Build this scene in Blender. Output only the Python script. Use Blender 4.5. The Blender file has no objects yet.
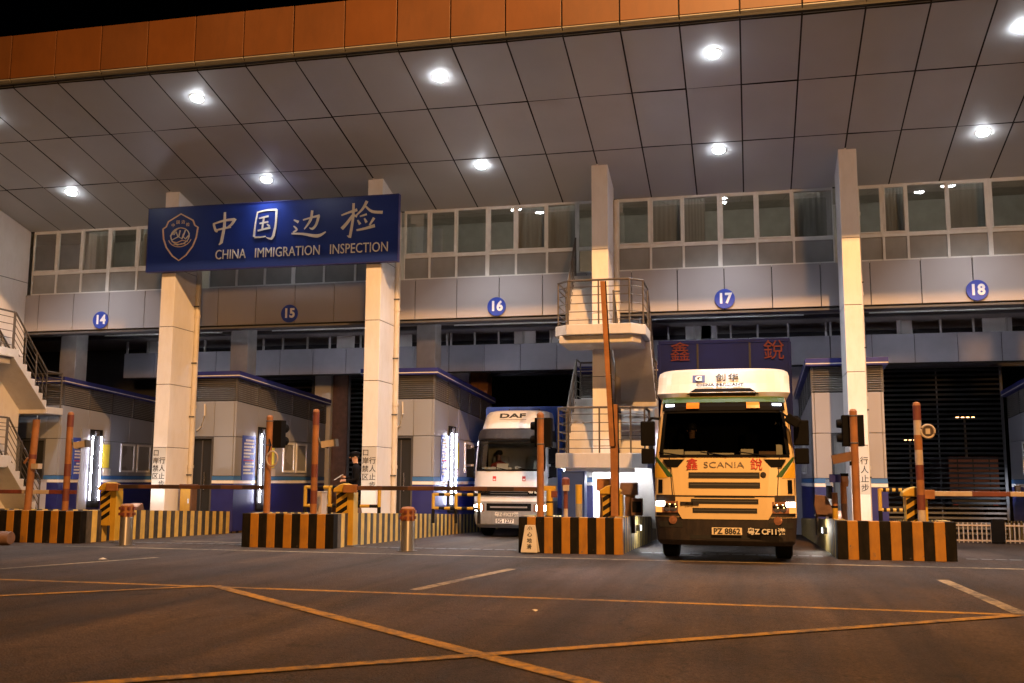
import bpy, bmesh, math, random
from mathutils import Vector, Matrix
random.seed(7)
scene = bpy.context.scene
COL = scene.collection
PI = math.pi

# ------------------------------------------------------------------ camera, sky, sun, exposure
cam_d = bpy.data.cameras.new("camera")
cam = bpy.data.objects.new("camera", cam_d)
COL.objects.link(cam)
cam_d.sensor_width = 36.0
cam_d.lens = 36.0
cam_d.clip_start = 0.1
cam_d.clip_end = 2000.0
cam_d.dof.use_dof = True
cam_d.dof.focus_distance = 21.0
cam_d.dof.aperture_fstop = 2.8
YAW, PITCH, ROLL = math.radians(-12.917), math.radians(7.697), math.radians(0.260)
_f = Vector((math.sin(YAW) * math.cos(PITCH), math.cos(YAW) * math.cos(PITCH), math.sin(PITCH)))
_r = Vector((math.cos(YAW), -math.sin(YAW), 0.0))
_u = _r.cross(_f)
_r2 = math.cos(ROLL) * _r + math.sin(ROLL) * _u
_u2 = -math.sin(ROLL) * _r + math.cos(ROLL) * _u
_m = Matrix((_r2, _u2, -_f)).transposed().to_4x4()
_m.translation = Vector((0, 0, 1.42))
cam.matrix_world = _m
scene.camera = cam

SUN_DIR = Vector((-0.45, 1.0, -0.13)).normalized()      # the low, far sodium lamps across the plaza
world = bpy.data.worlds.new("World")
scene.world = world
world.use_nodes = True
wn = world.node_tree.nodes
sky = wn.new("ShaderNodeTexSky")
sky.sky_type = 'NISHITA'
sky.sun_disc = False
sky.sun_elevation = math.asin(-SUN_DIR.z)
sky.sun_rotation = math.atan2(-SUN_DIR.x, -SUN_DIR.y)
world.node_tree.links.new(sky.outputs[0], wn["Background"].inputs[0])
wn["Background"].inputs[1].default_value = 0.00004      # night

sun_d = bpy.data.lights.new("sun", 'SUN')
sun_d.energy = 0.75
sun_d.color = (1.0, 0.49, 0.165)
sun_d.angle = math.radians(5.0)
sun = bpy.data.objects.new("sun", sun_d)
COL.objects.link(sun)
sun.rotation_euler = SUN_DIR.to_track_quat('-Z', 'Y').to_euler()
sun.location = (12, -15, 25)

mast_d = bpy.data.lights.new("plaza_mast_lamp", 'SPOT')          # the near sodium mast, out of frame on the right
mast_d.energy = 58000.0
mast_d.color = (1.0, 0.49, 0.165)
mast_d.spot_size = math.radians(100)
mast_d.spot_blend = 1.0
mast_d.shadow_soft_size = 0.30
mast = bpy.data.objects.new("plaza_mast_lamp", mast_d)
COL.objects.link(mast)
mast.location = (5.0, 3.0, 21.9)
mast.rotation_euler = (Vector((-4.5, 23.0, 3.0)) - mast.location).to_track_quat('-Z', 'Y').to_euler()

scene.view_settings.view_transform = 'Standard'
scene.view_settings.look = 'None'
scene.view_settings.exposure = 0.0
scene.view_settings.gamma = 1.0
scene.render.engine = 'CYCLES'
scene.cycles.use_denoising = True
scene.cycles.max_bounces = 8
scene.cycles.diffuse_bounces = 4
scene.cycles.glossy_bounces = 4
scene.cycles.transparent_max_bounces = 12
scene.cycles.sample_clamp_indirect = 6.0
scene.cycles.caustics_reflective = False
scene.cycles.caustics_refractive = False

# ------------------------------------------------------------------ materials
MATS = {}
def mat(name, col, rough=0.6, metal=0.0, var=0.12, scale=3.0, spec=0.5, bump=0.0, bscale=40.0, dirt=0.0, dirtcol=(0.03, 0.025, 0.02),
        emit=None, estr=0.0, coat=0.0, stretch=(1, 1, 1), chips=0.0):
    if name in MATS: return MATS[name]
    m = bpy.data.materials.new(name); m.use_nodes = True
    nt = m.node_tree; N = nt.nodes; Lk = nt.links
    b = N["Principled BSDF"]
    b.inputs["Roughness"].default_value = rough
    b.inputs["Metallic"].default_value = metal
    b.inputs["Specular IOR Level"].default_value = spec
    if coat: b.inputs["Coat Weight"].default_value = coat
    tc = N.new("ShaderNodeTexCoord"); mp = N.new("ShaderNodeMapping")
    mp.inputs["Scale"].default_value = stretch
    Lk.new(tc.outputs["Object"], mp.inputs[0])
    n1 = N.new("ShaderNodeTexNoise"); n1.inputs["Scale"].default_value = scale; n1.inputs["Detail"].default_value = 6
    Lk.new(mp.outputs[0], n1.inputs[0])
    rp = N.new("ShaderNodeMapRange")
    rp.inputs[1].default_value = 0.25; rp.inputs[2].default_value = 0.75
    rp.inputs[3].default_value = 1 - var; rp.inputs[4].default_value = 1 + var
    Lk.new(n1.outputs[0], rp.inputs[0])
    mul = N.new("ShaderNodeVectorMath"); mul.operation = 'SCALE'
    mul.inputs[0].default_value = col
    Lk.new(rp.outputs[0], mul.inputs["Scale"])
    out = mul.outputs[0]
    if dirt > 0:
        n2 = N.new("ShaderNodeTexNoise"); n2.inputs["Scale"].default_value = 2.3; n2.inputs["Detail"].default_value = 8
        n2.inputs["Roughness"].default_value = 0.72
        mp2 = N.new("ShaderNodeMapping"); mp2.inputs["Scale"].default_value = (2.5, 2.5, 0.8)
        Lk.new(tc.outputs["Object"], mp2.inputs[0]); Lk.new(mp2.outputs[0], n2.inputs[0])
        r2 = N.new("ShaderNodeMapRange"); r2.inputs[1].default_value = 0.45; r2.inputs[2].default_value = 0.78
        r2.inputs[3].default_value = 0.0; r2.inputs[4].default_value = dirt
        Lk.new(n2.outputs[0], r2.inputs[0])
        mx = N.new("ShaderNodeMix"); mx.data_type = 'RGBA'
        mx.inputs["B"].default_value = (*dirtcol, 1)
        for s in mx.inputs:
            pass
        Lk.new(r2.outputs[0], mx.inputs[0])
        Lk.new(out, mx.inputs[6]); mx.inputs[7].default_value = (*dirtcol, 1)
        out = mx.outputs[2]
    if chips > 0:
        n4 = N.new("ShaderNodeTexNoise"); n4.inputs["Scale"].default_value = 7.0; n4.inputs["Detail"].default_value = 10; n4.inputs["Roughness"].default_value = 0.8
        Lk.new(tc.outputs["Object"], n4.inputs[0])
        r4 = N.new("ShaderNodeMapRange"); r4.inputs[1].default_value = 0.66 - chips; r4.inputs[2].default_value = 0.70 - chips
        Lk.new(n4.outputs[0], r4.inputs[0])
        m4 = N.new("ShaderNodeMix"); m4.data_type = 'RGBA'; m4.inputs[7].default_value = (0.12, 0.10, 0.085, 1)
        Lk.new(r4.outputs[0], m4.inputs[0]); Lk.new(out, m4.inputs[6]); out = m4.outputs[2]
    Lk.new(out, b.inputs["Base Color"])
    rr = N.new("ShaderNodeMapRange"); rr.inputs[3].default_value = max(0.02, rough - 0.08); rr.inputs[4].default_value = min(1, rough + 0.1)
    Lk.new(n1.outputs[0], rr.inputs[0]); Lk.new(rr.outputs[0], b.inputs["Roughness"])
    if bump > 0:
        n3 = N.new("ShaderNodeTexNoise"); n3.inputs["Scale"].default_value = bscale; n3.inputs["Detail"].default_value = 4
        Lk.new(tc.outputs["Object"], n3.inputs[0])
        bp = N.new("ShaderNodeBump"); bp.inputs["Strength"].default_value = bump; bp.inputs["Distance"].default_value = 0.02
        Lk.new(n3.outputs[0], bp.inputs["Height"]); Lk.new(bp.outputs[0], b.inputs["Normal"])
    if emit:
        b.inputs["Emission Color"].default_value = (*emit, 1); b.inputs["Emission Strength"].default_value = estr
    MATS[name] = m
    return m

def glass(name, tint=(0.75, 0.8, 0.78), refl=0.10):
    if name in MATS: return MATS[name]
    m = bpy.data.materials.new(name); m.use_nodes = True
    nt = m.node_tree; N = nt.nodes; N.clear()
    o = N.new("ShaderNodeOutputMaterial"); mx = N.new("ShaderNodeMixShader")
    t = N.new("ShaderNodeBsdfTransparent"); t.inputs[0].default_value = (*tint, 1)
    g = N.new("ShaderNodeBsdfGlossy"); g.inputs["Roughness"].default_value = 0.02; g.inputs[0].default_value = (0.9, 0.9, 0.9, 1)
    lw = N.new("ShaderNodeFresnel"); lw.inputs[0].default_value = 1.5
    ad = N.new("ShaderNodeMath"); ad.operation = 'ADD'; ad.use_clamp = True; ad.inputs[1].default_value = refl
    nt.links.new(lw.outputs[0], ad.inputs[0]); nt.links.new(ad.outputs[0], mx.inputs[0])
    nt.links.new(t.outputs[0], mx.inputs[1]); nt.links.new(g.outputs[0], mx.inputs[2]); nt.links.new(mx.outputs[0], o.inputs[0])
    MATS[name] = m
    return m

def emitter(name, col, strength):
    if name in MATS: return MATS[name]
    m = bpy.data.materials.new(name); m.use_nodes = True
    nt = m.node_tree; N = nt.nodes; N.clear()
    o = N.new("ShaderNodeOutputMaterial"); e = N.new("ShaderNodeEmission")
    e.inputs[0].default_value = (*col, 1); e.inputs[1].default_value = strength
    nt.links.new(e.outputs[0], o.inputs[0])
    MATS[name] = m
    return m

def asphalt():
    m = bpy.data.materials.new("asphalt"); m.use_nodes = True
    nt = m.node_tree; N = nt.nodes; L = nt.links; b = N["Principled BSDF"]
    tc = N.new("ShaderNodeTexCoord")
    def noise(s, d=6, r=0.6, stretch=None):
        n = N.new("ShaderNodeTexNoise"); n.inputs["Scale"].default_value = s; n.inputs["Detail"].default_value = d; n.inputs["Roughness"].default_value = r
        if stretch:
            mp = N.new("ShaderNodeMapping"); mp.inputs["Scale"].default_value = stretch
            L.new(tc.outputs["Object"], mp.inputs[0]); L.new(mp.outputs[0], n.inputs[0])
        else: L.new(tc.outputs["Object"], n.inputs[0])
        return n
    big = noise(0.25, 5); mid = noise(1.1, 8, 0.7, (1.6, 0.35, 1)); fine = noise(26, 6, 0.85); tyre = noise(1.0, 5, 0.6, (1.5, 0.06, 1)); patch = noise(0.12, 2, 0.4)
    v = N.new("ShaderNodeTexVoronoi"); v.inputs["Scale"].default_value = 55; L.new(tc.outputs["Object"], v.inputs[0])
    cr = N.new("ShaderNodeValToRGB")
    cr.color_ramp.elements[0].position = 0.32; cr.color_ramp.elements[0].color = (0.0155, 0.0105, 0.0078, 1)
    cr.color_ramp.elements[1].position = 0.68; cr.color_ramp.elements[1].color = (0.088, 0.060, 0.044, 1)
    a1 = N.new("ShaderNodeMath"); a1.operation = 'MULTIPLY_ADD'; a1.inputs[1].default_value = 0.55
    L.new(big.outputs[0], a1.inputs[0])
    a2 = N.new("ShaderNodeMath"); a2.operation = 'MULTIPLY'; a2.inputs[1].default_value = 0.45
    L.new(mid.outputs[0], a2.inputs[0]); L.new(a2.outputs[0], a1.inputs[2]); L.new(a1.outputs[0], cr.inputs[0])
    st = N.new("ShaderNodeValToRGB")
    st.color_ramp.elements[0].position = 0.40; st.color_ramp.elements[0].color = (0.45, 0.45, 0.45, 1)
    st.color_ramp.elements[1].position = 0.72; st.color_ramp.elements[1].color = (1.9, 1.85, 1.8, 1)
    L.new(fine.outputs[0], st.inputs[0])
    ty = N.new("ShaderNodeMapRange"); ty.inputs[1].default_value = 0.36; ty.inputs[2].default_value = 0.62; ty.inputs[3].default_value = 0.52; ty.inputs[4].default_value = 1.18
    L.new(tyre.outputs[0], ty.inputs[0])
    pt = N.new("ShaderNodeMapRange"); pt.inputs[1].default_value = 0.47; pt.inputs[2].default_value = 0.50; pt.inputs[3].default_value = 0.82; pt.inputs[4].default_value = 1.08
    L.new(patch.outputs[0], pt.inputs[0])
    tp = N.new("ShaderNodeMath"); tp.operation = 'MULTIPLY'; L.new(ty.outputs[0], tp.inputs[0]); L.new(pt.outputs[0], tp.inputs[1])
    mx = N.new("ShaderNodeVectorMath"); mx.operation = 'MULTIPLY'
    L.new(cr.outputs[0], mx.inputs[0]); L.new(st.outputs[0], mx.inputs[1])
    # cracks and tar seams
    vc = N.new("ShaderNodeTexVoronoi"); vc.feature = 'DISTANCE_TO_EDGE'; vc.inputs["Scale"].default_value = 0.33
    wob = N.new("ShaderNodeVectorMath"); wob.operation = 'MULTIPLY_ADD'; wob.inputs[1].default_value = (0.9, 0.9, 0)
    nz = noise(1.3, 5); L.new(nz.outputs["Color"], wob.inputs[0]); L.new(tc.outputs["Object"], wob.inputs[2]); L.new(wob.outputs[0], vc.inputs[0])
    ck = N.new("ShaderNodeMapRange"); ck.inputs[1].default_value = 0.0; ck.inputs[2].default_value = 0.006; ck.inputs[3].default_value = 0.45; ck.inputs[4].default_value = 1.0
    L.new(vc.outputs[0], ck.inputs[0])
    md2 = noise(6.5, 8, 0.8); mr = N.new("ShaderNodeMapRange"); mr.inputs[1].default_value = 0.35; mr.inputs[2].default_value = 0.65; mr.inputs[3].default_value = 0.68; mr.inputs[4].default_value = 1.32
    L.new(md2.outputs[0], mr.inputs[0])
    oil = noise(1.7, 4, 0.55); om = N.new("ShaderNodeMapRange"); om.inputs[1].default_value = 0.64; om.inputs[2].default_value = 0.70; om.inputs[3].default_value = 1.0; om.inputs[4].default_value = 0.5
    L.new(oil.outputs[0], om.inputs[0])
    mo = N.new("ShaderNodeMath"); mo.operation = 'MULTIPLY'; L.new(mr.outputs[0], mo.inputs[0]); L.new(om.outputs[0], mo.inputs[1])
    mp_ = N.new("ShaderNodeMath"); mp_.operation = 'MULTIPLY'; L.new(mo.outputs[0], mp_.inputs[0]); L.new(tp.outputs[0], mp_.inputs[1]); tp = mp_
    cm = N.new("ShaderNodeMath"); cm.operation = 'MULTIPLY'; L.new(ck.outputs[0], cm.inputs[0]); L.new(tp.outputs[0], cm.inputs[1])
    m2 = N.new("ShaderNodeVectorMath"); m2.operation = 'SCALE'; L.new(mx.outputs[0], m2.inputs[0]); L.new(cm.outputs[0], m2.inputs["Scale"])
    L.new(m2.outputs[0], b.inputs["Base Color"])
    rg = N.new("ShaderNodeMapRange"); rg.inputs[3].default_value = 0.5; rg.inputs[4].default_value = 0.95
    L.new(mid.outputs[0], rg.inputs[0]); L.new(rg.outputs[0], b.inputs["Roughness"])
    b.inputs["Specular IOR Level"].default_value = 0.35
    bp = N.new("ShaderNodeBump"); bp.inputs["Strength"].default_value = 0.8; bp.inputs["Distance"].default_value = 0.015
    L.new(v.outputs[0], bp.inputs["Height"]); L.new(bp.outputs[0], b.inputs["Normal"])
    return m

def worn_paint(name, col, cover=0.55):
    """road paint, worn through in patches to the asphalt below"""
    m = bpy.data.materials.new(name); m.use_nodes = True
    nt = m.node_tree; N = nt.nodes; L = nt.links; b = N["Principled BSDF"]
    tc = N.new("ShaderNodeTexCoord")
    n = N.new("ShaderNodeTexNoise"); n.inputs["Scale"].default_value = 9; n.inputs["Detail"].default_value = 9; n.inputs["Roughness"].default_value = 0.75
    L.new(tc.outputs["Object"], n.inputs[0])
    n2 = N.new("ShaderNodeTexNoise"); n2.inputs["Scale"].default_value = 0.8; L.new(tc.outputs["Object"], n2.inputs[0])
    ad = N.new("ShaderNodeMath"); ad.operation = 'MULTIPLY_ADD'; ad.inputs[1].default_value = 0.5
    L.new(n2.outputs[0], ad.inputs[0]); L.new(n.outputs[0], ad.inputs[2])
    r = N.new("ShaderNodeMapRange"); r.inputs[1].default_value = cover + 0.05; r.inputs[2].default_value = cover + 0.3
    L.new(ad.outputs[0], r.inputs[0])
    mx = N.new("ShaderNodeMix"); mx.data_type = 'RGBA'
    L.new(r.outputs[0], mx.inputs[0]); mx.inputs[6].default_value = (*col, 1); mx.inputs[7].default_value = (0.05, 0.047, 0.046, 1)
    L.new(mx.outputs[2], b.inputs["Base Color"]); b.inputs["Roughness"].default_value = 0.75
    bp = N.new("ShaderNodeBump"); bp.inputs["Strength"].default_value = 0.4; bp.inputs["Distance"].default_value = 0.008
    n3 = N.new("ShaderNodeTexNoise"); n3.inputs["Scale"].default_value = 80; L.new(tc.outputs["Object"], n3.inputs[0])
    L.new(n3.outputs[0], bp.inputs["Height"]); L.new(bp.outputs[0], b.inputs["Normal"])
    return m

M = dict(
    asphalt=asphalt(),
    yellow_line=worn_paint("yellow_line", (0.36, 0.20, 0.013), 0.60),
    faded_line=worn_paint("faded_line", (0.36, 0.29, 0.18), 0.56),
    alu=mat("aluminium_panel", (0.32, 0.305, 0.315), 0.42, 0.0, 0.06, 0.8),
    soffit=mat("soffit_panel", (0.50, 0.515, 0.52), 0.48, 0.1, 0.08, 0.5),
    soffit_b=mat("soffit_panel_greyer", (0.455, 0.47, 0.48), 0.44, 0.1, 0.08, 0.5),
    soffit_c=mat("soffit_panel_warmer", (0.505, 0.51, 0.51), 0.52, 0.1, 0.10, 0.5),
    joint=mat("joint_dark", (0.02, 0.02, 0.02), 0.8),
    orange_panel=mat("orange_panel", (0.125, 0.044, 0.009), 0.5, 0, 0.12, 0.7, dirt=0.3, dirtcol=(0.06, 0.025, 0.01)),
    orange_panel_b=mat("orange_panel_faded", (0.112, 0.041, 0.010), 0.55, 0, 0.12, 0.9, dirt=0.35, dirtcol=(0.055, 0.025, 0.01)),
    lip=mat("fascia_lip", (0.26, 0.26, 0.26), 0.5),
    column=mat("column_cladding", (0.76, 0.75, 0.755), 0.45, 0, 0.05, 0.8, dirt=0.22, dirtcol=(0.40, 0.34, 0.27)),
    pipe=mat("pipe_pvc", (0.55, 0.50, 0.42), 0.5),
    frame_white=mat("window_frame_white", (0.62, 0.62, 0.60), 0.45),
    glass=glass("window_glass", (0.76, 0.76, 0.72), 0.14),
    frosted=mat("frosted_pane", (0.25, 0.25, 0.24), 0.25, 0, 0.2, 1.2, coat=0.4),
    room=mat("room_wall", (0.50, 0.47, 0.42), 0.8),
    curtain=mat("curtain", (0.40, 0.40, 0.38), 0.9, 0, 0.22, 1.0, stretch=(5, 5, 0.2)),
    dark=mat("dark_void", (0.012, 0.012, 0.013), 0.8),
    grey_dark=mat("dark_grey_paint", (0.07, 0.07, 0.075), 0.6),
    band=mat("rear_band_panel", (0.42, 0.42, 0.47), 0.45, 0, 0.06),
    concrete=mat("concrete", (0.32, 0.30, 0.28), 0.85, 0, 0.2, 2, bump=0.3),
    plaster=mat("painted_concrete", (0.52, 0.49, 0.45), 0.75, 0, 0.08, 1.5, bump=0.12, dirt=0.25, dirtcol=(0.25, 0.2, 0.15)),
    shutter=mat("shutter_slat", (0.035, 0.035, 0.036), 0.45, 0.3),
    sign_blue=mat("sign_blue", (0.015, 0.036, 0.23), 0.30, 0, 0.06, 1.0, coat=0.3),
    disc_blue=mat("disc_blue", (0.028, 0.06, 0.37), 0.4),
    letter=mat("letter_pale", (0.66, 0.63, 0.56), 0.5),
    letter_gold=mat("letter_gold", (0.72, 0.52, 0.36), 0.45),
    steel=mat("brushed_steel", (0.55, 0.53, 0.50), 0.28, 0.9, 0.1, 8, stretch=(1, 1, 0.1)),
    rail=mat("railing_paint", (0.10, 0.085, 0.07), 0.45, 0.3),
    black=mat("black_paint", (0.008, 0.0075, 0.007), 0.7, 0, 0.3, 6, spec=0.08, dirt=0.35, dirtcol=(0.05, 0.035, 0.025), chips=0.035),
    hazard=mat("hazard_orange", (0.34, 0.155, 0.014), 0.55, 0, 0.12, 5, dirt=0.55, dirtcol=(0.10, 0.05, 0.025), bump=0.1, chips=0.07),
    hazard_side=mat("hazard_yellow_faded", (0.60, 0.42, 0.10), 0.7, 0, 0.2, 6, dirt=0.45, dirtcol=(0.24, 0.20, 0.15), bump=0.2),
    black_side=mat("faded_black", (0.03, 0.028, 0.026), 0.7, 0, 0.3, 6, dirt=0.6, dirtcol=(0.22, 0.18, 0.13), bump=0.2),
    yellow=mat("yellow_paint", (0.46, 0.28, 0.025), 0.5, 0, 0.12, 4, dirt=0.4, dirtcol=(0.15, 0.08, 0.02)),
    rust_orange=mat("pole_orange", (0.27, 0.11, 0.035), 0.7, 0, 0.25, 5, dirt=0.7, dirtcol=(0.12, 0.05, 0.02)),
    rust_red=mat("pole_red", (0.13, 0.03, 0.022), 0.6, 0, 0.25, 6, dirt=0.4),
    pole_white=mat("pole_white", (0.40, 0.34, 0.29), 0.6, 0, 0.15, 6, dirt=0.5, dirtcol=(0.25, 0.12, 0.05)),
    booth=mat("booth_panel", (0.27, 0.285, 0.32), 0.42, 0, 0.05, 1),
    louvre=mat("booth_louvre", (0.22, 0.21, 0.20), 0.5, 0.2),
    booth_blue=mat("booth_blue", (0.022, 0.026, 0.165), 0.4),
    sky_blue=mat("stripe_light_blue", (0.05, 0.16, 0.40), 0.4),
    white=mat("white_paint", (0.78, 0.77, 0.75), 0.45, 0, 0.05),
    notice=mat("notice_panel", (0.50, 0.49, 0.46), 0.5, 0, 0.05),
    ink=mat("ink_black", (0.02, 0.02, 0.02), 0.6),
    tube=emitter("led_tube", (0.84, 0.83, 1.0), 110.0),
    added_under_tube=emitter("added_landing_tube", (0.90, 0.92, 1.0), 420.0),  # glow of the tube added under the stair landing
    downlight=emitter("downlight_lens", (0.93, 0.95, 1.0), 150.0),
    added_batten=emitter("added_batten_tube", (0.88, 0.90, 1.0), 30.0),  # glow of the added lane lamps
    dark_red=mat("dark_red_lettering", (0.075, 0.004, 0.006), 0.7),  # darker than the red on the cab, for the cargo box
    badge_grey=mat("badge_grey", (0.30, 0.27, 0.24), 0.35, 0.5),
    boom_brown=mat("boom_brown", (0.085, 0.035, 0.018), 0.6, 0, 0.3, 5),
    boom_dark=mat("boom_dark", (0.035, 0.02, 0.015), 0.5, 0, 0.3, 5),
    teal=mat("teal_plastic", (0.03, 0.16, 0.18), 0.45),
    cab_blue=mat("cabinet_blue", (0.02, 0.045, 0.16), 0.45),
    added_room_tube=emitter("added_room_tube", (1.0, 0.95, 0.86), 17.0),  # glow of the strips added inside the upper rooms
    rubber=mat("tyre_rubber", (0.007, 0.007, 0.007), 0.85, 0, 0.2, 10, spec=0.1),
    plastic=mat("black_plastic", (0.006, 0.006, 0.007), 0.7, 0, 0.15, 4, spec=0.06),
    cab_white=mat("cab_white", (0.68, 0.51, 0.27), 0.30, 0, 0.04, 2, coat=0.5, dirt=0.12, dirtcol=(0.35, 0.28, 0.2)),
    roof_white=mat("deflector_white", (0.60, 0.58, 0.56), 0.32, 0, 0.04, 2, coat=0.4, dirt=0.12, dirtcol=(0.4, 0.33, 0.27)),
    daf_white=mat("second_cab_white", (0.72, 0.72, 0.74), 0.30, 0, 0.04, 2, coat=0.5, dirt=0.10, dirtcol=(0.35, 0.3, 0.28)),
    box_purple=mat("box_dark_blue", (0.009, 0.014, 0.085), 0.7, 0, 0.12, 1.5, spec=0.1),
    box_blue=mat("box_blue", (0.03, 0.08, 0.38), 0.45),
    bumper=mat("bumper_dark", (0.010, 0.0065, 0.008), 0.6, 0, 0.15, 4, dirt=0.3, dirtcol=(0.10, 0.07, 0.05)),
    bumper_grey=mat("bumper_grey", (0.24, 0.24, 0.24), 0.5, 0, 0.1, 4, dirt=0.3),
    red=mat("red_lettering", (0.50, 0.03, 0.03), 0.5),
    chrome=mat("chrome", (0.7, 0.68, 0.66), 0.15, 1.0),
    green=mat("trim_green", (0.035, 0.10, 0.03), 0.4),
    stripe_yellow=mat("trim_yellow", (0.60, 0.36, 0.03), 0.4),
    amber=mat("amber_lens", (0.55, 0.18, 0.02), 0.25, emit=(1.0, 0.35, 0.04), estr=0.22),
    lens=mat("headlamp_lens", (0.30, 0.14, 0.09), 0.12, 0.3, 0.3, 25),
    lamp_on=emitter("lamp_on", (1.0, 0.93, 0.80), 14.0),
    headlamp_on=emitter("headlamp_on", (1.0, 0.94, 0.82), 22.0),
    lamp_white=emitter("marker_on", (0.85, 0.88, 1.0), 6.0),
    lamp_amber=emitter("indicator_on", (1.0, 0.40, 0.08), 1.3),
    plate_white=mat("plate_yellow_white", (0.70, 0.60, 0.42), 0.4),
    windscreen=glass("windscreen", (0.55, 0.58, 0.56), 0.02),
    skin=mat("skin", (0.50, 0.30, 0.22), 0.55),
    cloth_black=mat("dark_cloth", (0.006, 0.006, 0.008), 0.9, spec=0.1),
    cloth_red=mat("red_cloth", (0.20, 0.03, 0.03), 0.85),
    hair=mat("hair", (0.012, 0.010, 0.009), 0.6),
    paper=mat("paper", (0.50, 0.46, 0.40), 0.7),
    notice_yellow=mat("notice_yellow", (0.60, 0.52, 0.06), 0.5),
    wood=mat("weathered_brown", (0.13, 0.07, 0.045), 0.8, 0, 0.3, 5, bump=0.3),
    far_lamp=emitter("far_sodium", (1.0, 0.50, 0.20), 13.0),
    pink_panel=mat("pink_panel", (0.13, 0.05, 0.055), 0.6, 0, 0.2, 2),
)

# ------------------------------------------------------------------ mesh helpers
class MB:
    def __init__(s): s.v = []; s.f = []; s.mi = []; s.mats = []
    def m(s, name):
        if name not in s.mats: s.mats.append(name)
        return s.mats.index(name)
    def quad(s, pts, mt):
        b = len(s.v); s.v += [tuple(p) for p in pts]; s.f.append(tuple(range(b, b + len(pts)))); s.mi.append(s.m(mt))
    def box(s, x0, x1, y0, y1, z0, z1, mt, rot=None, piv=None):
        b = len(s.v)
        P = [(x0, y0, z0), (x1, y0, z0), (x1, y1, z0), (x0, y1, z0), (x0, y0, z1), (x1, y0, z1), (x1, y1, z1), (x0, y1, z1)]
        if rot is not None:
            c = Vector(piv) if piv is not None else Vector(((x0 + x1) / 2, (y0 + y1) / 2, (z0 + z1) / 2))
            P = [tuple(c + rot @ (Vector(p) - c)) for p in P]
        s.v += P; k = s.m(mt)
        for q in ((0, 3, 2, 1), (4, 5, 6, 7), (0, 1, 5, 4), (1, 2, 6, 5), (2, 3, 7, 6), (3, 0, 4, 7)):
            s.f.append(tuple(b + i for i in q)); s.mi.append(k)
    def prism(s, poly, axis, lo, hi, mt):
        """poly: 2-D outline; axis 'x': poly=(y,z), 'y': poly=(x,z), 'z': poly=(x,y)"""
        n = len(poly); b = len(s.v); k = s.m(mt)
        for t in (lo, hi):
            for p, q in poly:
                s.v.append((t, p, q) if axis == 'x' else (p, t, q) if axis == 'y' else (p, q, t))
        s.f.append(tuple(b + i for i in range(n))); s.mi.append(k)
        s.f.append(tuple(b + n + i for i in reversed(range(n)))); s.mi.append(k)
        for i in range(n):
            j = (i + 1) % n
            s.f.append((b + i, b + n + i, b + n + j, b + j)); s.mi.append(k)
    def tube(s, pts, r, mt, n=8, r2=None, caps=True):
        pts = [Vector(p) for p in pts]; k = s.m(mt); rings = []
        for i, p in enumerate(pts):
            d = (pts[min(i + 1, len(pts) - 1)] - pts[max(i - 1, 0)]).normalized()
            up = Vector((0, 0, 1)) if abs(d.z) < 0.95 else Vector((1, 0, 0))
            a = d.cross(up).normalized(); c = a.cross(d)
            rr = r if r2 is None else r + (r2 - r) * i / (len(pts) - 1)
            b = len(s.v); rings.append(b)
            for j in range(n):
                t = 2 * PI * j / n
                s.v.append(tuple(p + rr * (math.cos(t) * a + math.sin(t) * c)))
        for i in range(len(rings) - 1):
            for j in range(n):
                j2 = (j + 1) % n
                s.f.append((rings[i] + j, rings[i] + j2, rings[i + 1] + j2, rings[i + 1] + j)); s.mi.append(k)
        if caps:
            s.f.append(tuple(rings[0] + j for j in reversed(range(n)))); s.mi.append(k)
            s.f.append(tuple(rings[-1] + j for j in range(n))); s.mi.append(k)
    def lathe(s, prof, c, mt, n=20, axis='z'):
        """prof: list of (radius, height)"""
        k = s.m(mt); rings = []
        for r, h in prof:
            b = len(s.v); rings.append(b)
            for j in range(n):
                t = 2 * PI * j / n; u, w = r * math.cos(t), r * math.sin(t)
                if axis == 'z': p = (c[0] + u, c[1] + w, c[2] + h)
                elif axis == 'y': p = (c[0] + u, c[1] + h, c[2] + w)
                else: p = (c[0] + h, c[1] + u, c[2] + w)
                s.v.append(p)
        for i in range(len(rings) - 1):
            for j in range(n):
                j2 = (j + 1) % n
                s.f.append((rings[i] + j, rings[i] + j2, rings[i + 1] + j2, rings[i + 1] + j)); s.mi.append(k)
        s.f.append(tuple(rings[0] + j for j in reversed(range(n)))); s.mi.append(k)
        s.f.append(tuple(rings[-1] + j for j in range(n))); s.mi.append(k)
    def stroke(s, pts, ws, y0, th, mt):
        """flat brush stroke in the x-z plane with varying width, thickness th toward -y"""
        P = [Vector((p[0], 0, p[1])) for p in pts]; L = []; R = []
        for i, p in enumerate(P):
            d = (P[min(i + 1, len(P) - 1)] - P[max(i - 1, 0)]).normalized(); nrm = Vector((-d.z, 0, d.x))
            w = ws[i] if isinstance(ws, (list, tuple)) else ws
            L.append(p + nrm * w / 2); R.append(p - nrm * w / 2)
        for i in range(len(P) - 1):
            a, b_, c, d = L[i], R[i], R[i + 1], L[i + 1]
            b = len(s.v)
            for y in (y0, y0 - th):
                for q in (a, b_, c, d): s.v.append((q.x, y, q.z))
            k = s.m(mt)
            for q in ((0, 1, 2, 3), (7, 6, 5, 4), (0, 4, 5, 1), (1, 5, 6, 2), (2, 6, 7, 3), (3, 7, 4, 0)):
                s.f.append(tuple(b + t for t in q)); s.mi.append(k)
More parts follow.
